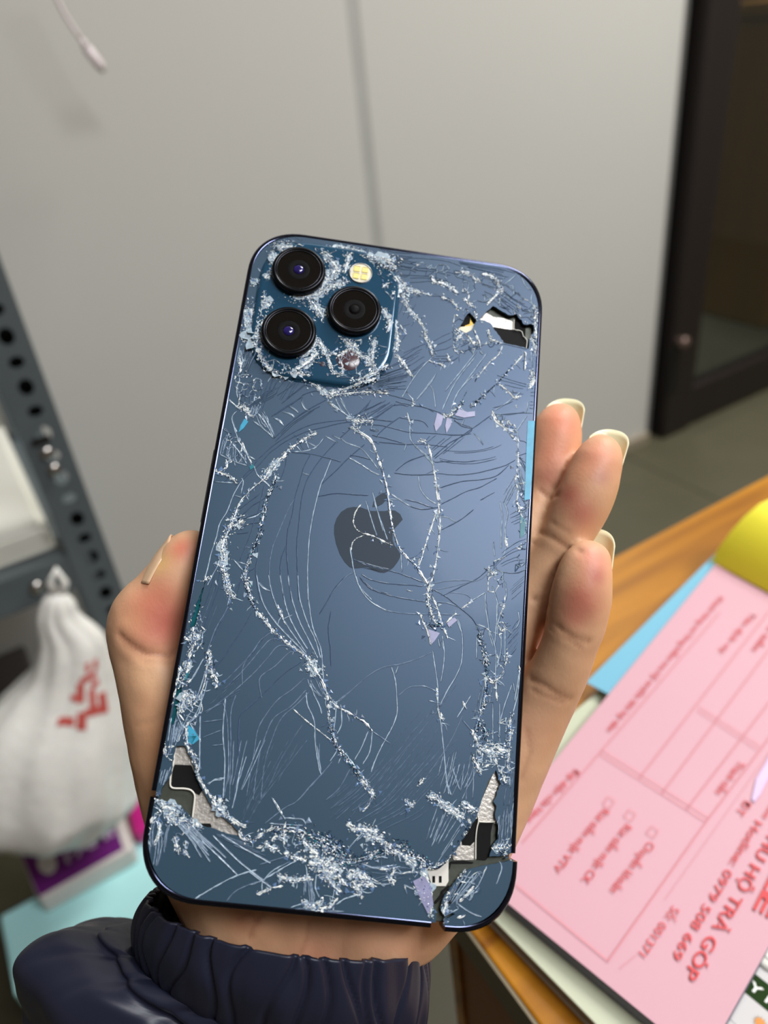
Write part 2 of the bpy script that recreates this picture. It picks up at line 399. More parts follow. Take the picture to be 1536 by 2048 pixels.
Fs = [(j * NU + i, j * NU + (i + 1) % NU, (j + 1) * NU + (i + 1) % NU, (j + 1) * NU + i) for j in range(NVv) for i in range(NU)]
Fs.append(tuple(range(NU))[::-1]); Fs.append(tuple(NVv * NU + i for i in range(NU)))
M_bag = mat('white_film', (246, 243, 235), .35, mottle=(14, .05), sss=.15, bump=(55, .35, .004))
mesh('bag_body', V, Fs, M_bag, bag, True)
M_rp = mat('red_bag_print', (204, 92, 84), .5, mottle=(40, .2))
for a0, a1, v0, v1 in ((.15, .19, .37, .42), (.17, .28, .42, .445), (.26, .30, .44, .51), (.16, .22, .455, .475), (.20, .235, .475, .53), (.13, .18, .50, .56), (.18, .26, .53, .555), (.25, .29, .54, .60), (.30, .37, .555, .585), (.27, .33, .48, .50), (.22, .25, .36, .41)):
    a0, a1 = (.14 + (q - .13) * .667 for q in (a0, a1)); v0, v1 = (.325 + (q - .36) * .62 for q in (v0, v1))
    V, Fs = [], []
    for i in range(7):
        for j in range(5): V.append(bagpt(a0 + (a1 - a0) * i / 6, v0 + (v1 - v0) * j / 4, .001))
    for i in range(6):
        for j in range(4): a = i * 5 + j; Fs.append((a, a + 5, a + 6, a + 1))
    mesh('red_print', V, Fs, M_rp, bag, True)
hp = [ony(x, y, YB) - bo for x, y in ((112, 1190), (100, 1165), (112, 1140), (130, 1165), (120, 1190))]
tubeobj('handle_loop', hp, [.006, .004, .004, .004, .006], M_bag, bag, 10)

# ------------------------------------------------------------------ desk
M_wood = bpy.data.materials.new('varnished_wood'); M_wood.use_nodes = True
nt = M_wood.node_tree; b = nt.nodes['Principled BSDF']
tc = nt.nodes.new('ShaderNodeTexCoord'); mp = nt.nodes.new('ShaderNodeMapping'); mp.inputs['Scale'].default_value = (2.0, 26, 26)
mp.inputs['Rotation'].default_value = (0, 0, math.radians(-12))
n1 = nt.nodes.new('ShaderNodeTexNoise'); n1.inputs['Scale'].default_value = 2.2; n1.inputs['Detail'].default_value = 6; n1.inputs['Distortion'].default_value = .6
cr = nt.nodes.new('ShaderNodeValToRGB')
cr.color_ramp.elements[0].position = 0.32; cr.color_ramp.elements[0].color = lin((136, 82, 10))
cr.color_ramp.elements[1].position = 0.66; cr.color_ramp.elements[1].color = lin((192, 128, 26))
nt.links.new(tc.outputs['Object'], mp.inputs[0]); nt.links.new(mp.outputs[0], n1.inputs[0]); nt.links.new(n1.outputs[0], cr.inputs[0]); nt.links.new(cr.outputs[0], b.inputs['Base Color'])
b.inputs['Roughness'].default_value = .3
M_woodd = mat('desk_side_wood', (140, 82, 26), .4, mottle=(14, .2, (1, 1, .15)))
M_edge = mat('desk_edge_band', (120, 108, 84), .45, mottle=(20, .06))
desk = thing('wooden_desk', 'orange varnished wooden desk under the pink receipt pad', 'desk', (0.0815, 0.256, 0.75))
box('desk_top', (0, 1.3, -0.75, 0, -0.019, 0), M_wood, desk, .0012)
box('edge_band', (-.0012, 0.0, -0.75, 0, -0.019, -0.0006), M_edge, desk)
box('side_panel', (0.001, 0.019, -0.7, -0.118, -0.746, -0.019), M_woodd, desk)
box('side_panel', (1.25, 1.268, -0.7, -0.118, -0.746, -0.019), M_woodd, desk)
box('back_panel', (0.019, 1.25, -0.14, -0.122, -0.6, -0.019), M_woodd, desk)
box('corner_strip', (-.0005, 0.006, -0.118, -0.112, -0.746, -0.019), M_wood, desk)

# white booklet under the pad
M_paper = mat('white_paper', (232, 230, 218), .55, mottle=(8, .02))
M_pgrey = mat('page_edges', (148, 146, 140), .7, mottle=(300, .15, (.02, .02, 4)))
def polyZ(pp, z): return [onz(x, y, z) for x, y in pp]
a, b_, c_ = onz(985, 1836, .7575), onz(1192, 2048, .7575), onz(1128, 1404, .7575)
def quad_from(a, dirx, L1, diry, L2): return [a, a + dirx * L1, a + dirx * L1 + diry * L2, a + diry * L2]
def rect_obj(name, label, cat, corner, ex, ey, lx, ly, z0, z1, mtop, mside):
    t = thing(name, label, cat, (corner[0], corner[1], z0))
    t.rotation_euler = (0, 0, math.atan2(ex[1], ex[0]))
    return t
e1 = (b_ - a); e1[2] = 0; e1 /= np.linalg.norm(e1)             # along the near-left side, towards the viewer
e2 = np.array([-e1[1], e1[0], 0])                              # across the desk, to the right
bk = thing('white_booklet', 'thick white paper booklet lying flat under the pink pad', 'booklet', (float(a[0]), float(a[1]), 0.7502))
bk.rotation_euler = (0, 0, math.atan2(e2[1], e2[0]))
# local: x = e2 (to the right), y = -e1 (away)
yf = float((onz(1160, 1413, .757) - a) @ (-e1))
box('page_block', (0.0008, 0.158, -0.155, yf - .001, 0.0006, 0.0062), M_pgrey, bk)
box('front_cover', (0, 0.16, -0.156, yf, 0.0062, 0.0070), mat('booklet_cover', (190, 194, 168), .35, mottle=(9, .05)), bk, .0003)
box('back_cover', (0, 0.16, -0.156, yf, 0.0, 0.0006), M_paper, bk)

# flyer with green strip, on the booklet
ZF = 0.7580
fly = [onz(*p, ZF) for p in [(1395, 2110), (1445, 1900), (1640, 1760), (1800, 2000), (1560, 2260)]]
M_fly = mat('flyer_paper', (200, 196, 194), .55, spec=.3, mottle=(8, .02))
fy = thing('printed_flyer', 'white flyer with dark green lettered strip at the lower right desk corner', 'flyer', (0, 0, 0))
fo = np.array(onz(1500, 2000, ZF)); fy.location = tuple(fo)
prism('flyer_sheet', [p - fo for p in fly], .0006, M_fly, fy, (0, 0, 1))
M_green = mat('dark_green_print', (34, 56, 20), .7, spec=.1, mottle=(20, .08))
M_wprint = mat('white_print', (240, 240, 232), .5, mottle=(20, .02))
gs = [onz(*p, ZF) - fo for p in [(1487, 1983), (1508, 1946), (1620, 2034), (1600, 2075)]]
prism('green_strip', [p + np.array([0, 0, .00012]) for p in gs], .0001, M_green, fy, (0, 0, 1))
text_on('strip_lettering', 'GIẤY HẸN', onz(1440, 1929, ZF) - fo, onz(1603, 2064, ZF) - fo, (0, 0, 1), .0032, M_wprint, fy, .02, .0002)
M_gl = mat('grey_print', (120, 116, 120), .5, mottle=(30, .05))
sq = [onz(*p, ZF) - fo for p in [(1453, 2048), (1460, 2038), (1474, 2052), (1466, 2064), (1453, 2048)]]
strip('printed_frame', sq, .0002, (0, 0, 1), M_gl, fy)
# round yellow flower emblem
ec = onz(1520, 2046, ZF) - fo; V, Fs, mi = [], [], []
for k in range(24):
    a0, a1 = 2 * math.pi * k / 24, 2 * math.pi * (k + 1) / 24
    n0 = len(V); V += [ec + np.array([math.cos(t) * r, math.sin(t) * r, .0002]) for t, r in ((a0, .0011), (a1, .0011), ((a0 + a1) / 2, .0021 + .0004 * (k % 2)))]; Fs.append((n0, n0 + 1, n0 + 2)); mi.append(1 if k % 2 else 0)
    n0 = len(V); V += [ec + np.array([0, 0, .00022]), ec + np.array([math.cos(a0) * .0014, math.sin(a0) * .0014, .00022]), ec + np.array([math.cos(a1) * .0014, math.sin(a1) * .0014, .00022])]; Fs.append((n0, n0 + 1, n0 + 2)); mi.append(2 if k % 3 else 0)
mesh('flower_emblem', V, Fs, [mat('yellow_print', (226, 170, 30), .5, mottle=(60, .1)), M_gl, mat('orange_print', (200, 96, 30), .5, mottle=(60, .1))], fy, False, mi)
# small white round gadget edge by the flyer
rg = onz(1538, 1912, ZF + .0006)
V, Fs = lathe([(.0001, .0016), (.0066, .0016), (.0074, .0012), (.0078, .0004), (.0078, 0)], 40)
rr = thing('round_white_token', 'small round white disc on the flyer above the green strip', 'disc', tuple(rg + np.array([0.003, 0, -.0005])))
mesh('disc_body', V, Fs, M_paper, rr, True)
V, Fs = lathe([(.0046, .0017), (.0048, .0019), (.0050, .0017)], 40); mesh('grey_ring', V, Fs, M_gl, rr, True)

# ------------------------------------------------------------------ pink pad
ZP = 0.764
M_pink = mat('pink_paper', (204, 156, 167), .6, mottle=(14, .025), bump=(25, .12, .002))
M_pedge = mat('pad_edges', (118, 116, 130), .7, mottle=(200, .2, (.02, .02, 5)))
M_red = mat('red_print', (205, 62, 66), .6, mottle=(30, .05)); M_redl = mat('pale_red_print', (222, 130, 138), .6, mottle=(30, .05))
pA, pB = onz(1021, 1810, ZP), onz(1300, 2038, ZP)              # near-left edge
eA = (pB - pA) / np.linalg.norm(pB - pA); pr = onz(1450, 2048, ZP); pr2 = onz(1536, 1895, ZP)
eB = (pr2 - pr) / np.linalg.norm(pr2 - pr)
def isect(p, d, q, e):
    M = np.array([[d[0], -e[0]], [d[1], -e[1]]]); t = np.linalg.solve(M, (q - p)[:2]); return p + d * t[0]
cN = isect(pA, eA, pr, eB)                                     # near corner (just below the frame)
ul1, ul2 = onz(1035, 1609, ZP), onz(1420, 1139, ZP)
eC = (ul2 - ul1) / np.linalg.norm(ul2 - ul1)
cL = isect(pA, eA, ul1, eC)
yl1, yl2 = onz(1422, 1128, ZP), onz(1560, 1200, ZP)
cT = onz(1452, 1102, ZP); cR = cT + (yl2 - yl1) / np.linalg.norm(yl2 - yl1) * 0.093
cR = isect(pr, eB, cT, (yl2 - yl1) / np.linalg.norm(yl2 - yl1))
pad = thing('receipt_pad', 'pink receipt pad with red print and curled yellow top sheet', 'pad', tuple(cN * [1, 1, 0] + [0, 0, .7575]))
po = np.array(pad.location)
PC = [cN - po, cR - po, cT - po, cL - po]
def zs(P, z): return [np.array([p[0], p[1], z]) for p in P]
prism('page_block', zs([p * .996 for p in PC], .0057), .0056, M_pedge, pad, (0, 0, 1))
# top sheet: gently wavy grid
def wavy(P, nx, ny, z, amp, seed, name, m, parent, th=.00012):
    V, Fs = [], []
    for i in range(nx + 1):
        for j in range(ny + 1):
            u, v = i / nx, j / ny
            p = (P[0] * (1 - u) + P[1] * u) * (1 - v) + (P[3] * (1 - u) + P[2] * u) * v
            V.append((p[0], p[1], z + amp * noise.noise(Vector((u * 2.5 + seed, v * 2.5, 0)))))
    for i in range(nx):
        for j in range(ny):
            a = i * (ny + 1) + j; Fs.append((a, a + ny + 1, a + ny + 2, a + 1))
    n = len(V); V += [(v[0], v[1], v[2] - th) for v in V]; Fs += [tuple(i + n for i in f[::-1]) for f in Fs]
    o = mesh(name, V, Fs, m, parent, True); return o
wavy(PC, 20, 20, .0062, .00012, 3, 'pink_sheet', M_pink, pad)
c0 = onz(1172, 1372, .7595); c1 = onz(1424, 1120, .7595); sd = np.array([-(c1 - c0)[1], (c1 - c0)[0], 0]); sd /= np.linalg.norm(sd)
BS = [q - po for q in (c0, c1 + (c1 - c0) * .05, c1 + (c1 - c0) * .05 - sd * .03, c0 - sd * .03 + (c1 - c0) * -.0)]
wavy(BS, 8, 4, .0046, .0002, 8, 'light_blue_sheet', mat('light_blue_paper', (110, 174, 198), .6, mottle=(14, .03)), pad)
NZ = (0, 0, 1)
def pp(x, y): return onz(x, y, ZP - .0001) - po
def txt(s, a, b_, h, m=M_red, bold=.004): return text_on('printed_text', s, pp(*a), pp(*b_), NZ, h, m, pad, bold, .0006)
txt('MOBILE', (1640, 1555), (1506, 1820), .0052, M_red, .03)
txt('VIỆT NHẬT - THU HỘ TRẢ GÓP', (1650, 1480), (1366, 1950), .0040, M_red, .008)
txt('KĐT. P. Vĩnh Yên *** Hotline: 0979 508 669', (1640, 1430), (1343, 1913), .0030, M_red, .004)
txt('Số:', (1345, 1812), (1328, 1836), .0030, M_red, .0)
txt('001371', (1321, 1843), (1277, 1906), .0027, M_red, .0)
txt('ĐT', (1490, 1600), (1470, 1626), .0030, M_red, 0)
txt('Thành tiền', (1478, 1522), (1429, 1585), .0030)
txt('Chuyển khoản', (1297, 1683), (1219, 1780), .0031)
txt('Rút tiền mặt CK', (1251, 1648), (1161, 1761), .0031)
txt('Rút tiền mặt VTV', (1207, 1617), (1105, 1738), .0031)
txt('Đại diện cửa hàng', (1150, 1538), (1051, 1640), .0030)
txt('Khách hàng vui lòng kiểm tra kỹ trước khi ký tên', (1438, 1194), (1213, 1460), .0030)
txt('Tên dịch vụ', (1503, 1226), (1438, 1303), .0030)
txt('Số tiền', (1546, 1242), (1503, 1300), .0030)
def ln(pts, w=.0003, m=M_redl, name='ruled_line'): return strip(name, [pp(*p) for p in pts], w, np.array([0, 0, 1.]), m, pad, .0006)
ln([(1045, 1686), (1283, 1410), (1440, 1225)]); ln([(1216, 1923), (1412, 1645), (1560, 1448)], .00032)
ln([(1373, 1620), (1560, 1378)]); ln([(1324, 1588), (1464, 1400), (1560, 1272)]); ln([(1279, 1557), (1401, 1400), (1545, 1215)])
ln([(1199, 1508), (1413, 1645)]); ln([(1203, 1500), (1418, 1637)]); ln([(1394, 1421), (1516, 1500)]); ln([(1398, 1414), (1521, 1493)])
ln([(1031, 1770), (1216, 1923)])
def dots(a, b_, n, m=M_red):
    a, b_ = pp(*a), pp(*b_); V, Fs = [], []
    for i in range(n):
        c = a + (b_ - a) * i / (n - 1); k = len(V)
        for t in range(6): V.append((c[0] + .00016 * math.cos(t * math.pi / 3), c[1] + .00016 * math.sin(t * math.pi / 3), c[2] + .0006))
        Fs.append(tuple(range(k, k + 6)))
    mesh('dotted_line', V, Fs, m, pad)
dots((1560, 1476), (1330, 1800), 110); dots((1272, 1912), (1240, 1938), 10)
for cx, cy in ((1218, 1606), (1260, 1632), (1305, 1665)):
    d = 9.5
    ln([(cx - 12, cy + 2), (cx - 1, cy - 12), (cx + 12, cy - 3), (cx + 2, cy + 12), (cx - 12, cy + 2)], .00025, M_redl, 'tick_box')
# pen smudge
sm = [(1503, 1600), (1512, 1560), (1530, 1530), (1545, 1500), (1560, 1515), (1540, 1550), (1520, 1590), (1508, 1606)]
prism('pen_smudge', [pp(*p) + np.array([0, 0, .0006]) for p in sm], .0002, mat('violet_ink', (214, 190, 226), .7, mottle=(60, .05)), pad, NZ)
# yellow sheets folded back over the top edge of the pad, rolled
M_yel = mat('yellow_paper', (250, 238, 60), .6, mottle=(14, .02))
q0 = onz(1422, 1124, ZP); q1 = onz(1536, 1186, ZP); ey = (q1 - q0) / np.linalg.norm(q1 - q0)
up3 = np.array([0, 0, 1.]); en = np.cross(up3, ey); en /= np.linalg.norm(en)     # away from the form
if en[1] < 0: en = -en
V, Fs = [], []
arc = [(0.000, 0.0006), (0.0022, .0045), (.0058, .0090), (.0100, .0128), (.0150, .0155), (.020, .0160), (.0265, .0125), (.0305, .0065), (.0315, -.0010), (.029, -.0062)]
nA = len(arc); 
for lay, dz in enumerate((0, -.00025)):
    for i in range(13):
        u = i / 12 * .125 - .0
        for (r, z) in arc:
            k = 1 - .0 * u
            r, z = r * 1.75, z * 1.9 if z > .001 else z; p = q0 + ey * (u + .012 * (r / .055) * (1 - i / 12)) + en * r * k + up3 * (z * k + dz) - po
            V.append(p)
n = 13 * nA
for i in range(12):
    for j in range(nA - 1):
        a = i * nA + j; Fs.append((a, a + 1, a + nA + 1, a + nA)); Fs.append((a + n, a + nA + n, a + nA + 1 + n, a + 1 + n))
mesh('yellow_sheet', V, Fs, M_yel, pad, True)

# ------------------------------------------------------------------ smartphone
rng = random.Random(7)
xh = np.array([0.989753, -0.12755283, -0.05788895]); xh /= np.linalg.norm(xh)
yh = np.array([0.11492851, 0.94700412, -0.3012359]); yh -= xh * xh.dot(yh); yh /= np.linalg.norm(yh)
nh = np.cross(xh, yh); tph = np.array([-3.71457944, -6.09968947, -179.40480014]) / 1000
PX, PY, PN, PT = R @ xh, R @ yh, R @ nh, CAM + R @ tph
phone = thing('smartphone', 'blue smartphone with shattered back glass and three lenses, held upright in hand', 'phone')
phone.matrix_world = Matrix(((PX[0], PY[0], PN[0], PT[0]), (PX[1], PY[1], PN[1], PT[1]), (PX[2], PY[2], PN[2], PT[2]), (0, 0, 0, 1)))
def ph(x, y, z=0.0):
    """picture point -> phone-local point (m) on the plane z above the back glass"""
    r = ray(x, y); q = PT + PN * z; t = (q - CAM).dot(PN) / r.dot(PN); d = CAM + r * t - PT
    return np.array([d.dot(PX), d.dot(PY), z])
def phd(x, y, z=0.0):
    """depth along the view axis of the phone plane under a picture point"""
    r = ray(x, y); q = PT + PN * z; return (q - CAM).dot(PN) / r.dot(PN)
CR = {'1': (440, 440, 3.84), '2': (760, 480, 3.84), '3': (400, 800, 4.042), '4': (700, 800, 3.84), '5': (300, 1150, 3.84), '6': (660, 1200, 3.657),
      '7': (240, 1480, 3.657), '8': (640, 1500, 3.657), '9': (440, 640, 5.12), '10': (700, 640, 6.144), '12': (280, 1300, 7.68), '13': (500, 1600, 5.12)}
def crop(k, s):
    ox, oy, sc = CR[k]; out = []
    for q in s.split():
        a, b2 = q.split(','); out.append((ox + float(a) / sc, oy + float(b2) / sc))
    return out

HW, HL, RC = 0.0775 / 2, 0.1602 / 2, 0.0133
def rrect(hw, hl, r, n=14, p=2.25):
    out = []
    for cx, cy, a0 in ((hw - r, hl - r, 0), (-hw + r, hl - r, 90), (-hw + r, -hl + r, 180), (hw - r, -hl + r, 270)):
        for i in range(n + 1):
            a = math.radians(a0 + 90 * i / n); c, s = math.cos(a), math.sin(a)
            out.append((cx + r * abs(c) ** (2 / p) * (1 if c >= 0 else -1), cy + r * abs(s) ** (2 / p) * (1 if s >= 0 else -1)))
    return out
def dense(pts, step, closed=True):
    out = []; n = len(pts)
    for i in range(n if closed else n - 1):
        a, b2 = np.array(pts[i], float), np.array(pts[(i + 1) % n], float); L = np.linalg.norm(b2 - a); k = max(1, int(L / step))
        for j in range(k): out.append(tuple(a + (b2 - a) * j / k))
    if not closed: out.append(tuple(pts[-1]))
    return out
# frame: swept cross-section around the outline, broken at the two fracture gaps
M_fr = mat('dark_blue_steel', (66, 70, 90), .12, metal=1.0, mottle=(60, .08))
M_fr2 = mat('front_screen_glass', (6, 6, 8), .08, spec=.6, mottle=(60, .05))
OUT = dense(rrect(HW, HL, RC), .0012)
def oprof():
    # (inset, z): rear lip -> rounded shoulder -> flat band -> front shoulder
    return [(.00125, -.0009), (.0012, -.00002), (.0009, .00008), (.00045, .0), (.0001, -.0003), (0, -.0007), (0, -.0068), (.0002, -.0073), (.0007, -.0076), (.0016, -.0076)]
def frame_part(idx, shift=(0, 0), name='steel_frame', m=None):
    V, Fs = [], []; pr = oprof(); K = len(pr)
    N_ = len(OUT); closed = len(idx) == N_
    for i in idx:
        p, q, r_ = np.array(OUT[(i - 1) % N_]), np.array(OUT[i % N_]), np.array(OUT[(i + 1) % N_])
        t = (r_ - p) / np.linalg.norm(r_ - p); nn = np.array([t[1], -t[0]])
        for ins, z in pr: c = q - nn * ins + np.array(shift); V.append((c[0], c[1], z))
    for i in range(len(idx) - 1):
        for k in range(K):
            a, b2 = i * K + k, i * K + (k + 1) % K; Fs.append((a, a + K, b2 + K, b2))
    Fs.append(tuple(range(K))); Fs.append(tuple((len(idx) - 1) * K + k for k in range(K))[::-1])
    return mesh(name, V, Fs, m or M_fr, phone, True)
def nearest_out(p): return min(range(len(OUT)), key=lambda i: (OUT[i][0] - p[0]) ** 2 + (OUT[i][1] - p[1]) ** 2)
gR, gB, gL = nearest_out(ph(1032, 1703)), nearest_out(ph(876, 1862)), nearest_out(ph(291, 1590))
NO = len(OUT)
def rngi(a, b2):
    o = [a]
    while o[-1] % NO != b2: o.append((o[-1] + 1) % NO)
    return o
# OUT runs counter-clockwise seen from the rear normal, starting at the right side
f1 = frame_part(rngi(gR, gL)[0:-1] if False else rngi(gR, gL)[:-1])
f2 = frame_part(rngi(gL, gB)[:-1])
f3 = frame_part(rngi(gB, gR)[1:-1], (.0005, -.0004)); f3['label'] = 'broken off corner section of the steel frame'
for f in (f1, f2, f3):
    md = f.modifiers.new('es', 'EDGE_SPLIT'); md.split_angle = math.radians(50)
# front glass (screen) and mid body
scr = [(x * .975, y * .987) for x, y in dense(rrect(HW, HL, RC), .004)]
V = [(x, y, -.0079) for x, y in scr] + [(x, y, -.0022) for x, y in scr]; n = len(scr)
mesh('screen', V, [tuple(range(n))[::-1]] + [(i, (i + 1) % n, (i + 1) % n + n, i + n) for i in range(n)], M_fr2, phone)
M_inner = mat('olive_inner_plate', (72, 76, 66), .45, metal=.3, mottle=(300, .15), bump=(900, .2, .0002))
ip = [(x * .968, y * .984) for x, y in dense(rrect(HW, HL, RC), .004)]
V = [(x, y, -.00135) for x, y in ip] + [(x, y, -.0024) for x, y in ip]; n = len(ip)
mesh('inner_plate', V, [tuple(range(n)), tuple(range(n, 2 * n))[::-1]] + [(i + n, (i + 1) % n + n, (i + 1) % n, i) for i in range(n)], M_inner, phone)
# side buttons
for x0, y0, x1, y1, s in ((1083, 800, 1071, 905, 1), (1067, 990, 1057, 1120, 1), (427, 888, 402, 1040, -1)):
    a, b2 = ph(x0, y0), ph(x1, y1)
    yy0, yy1 = sorted((a[1], b2[1])); xx = s * HW
    box('side_button', (xx - .0006, xx + .0006, yy0, yy1, -.0052, -.0026), M_fr, phone, .0005)

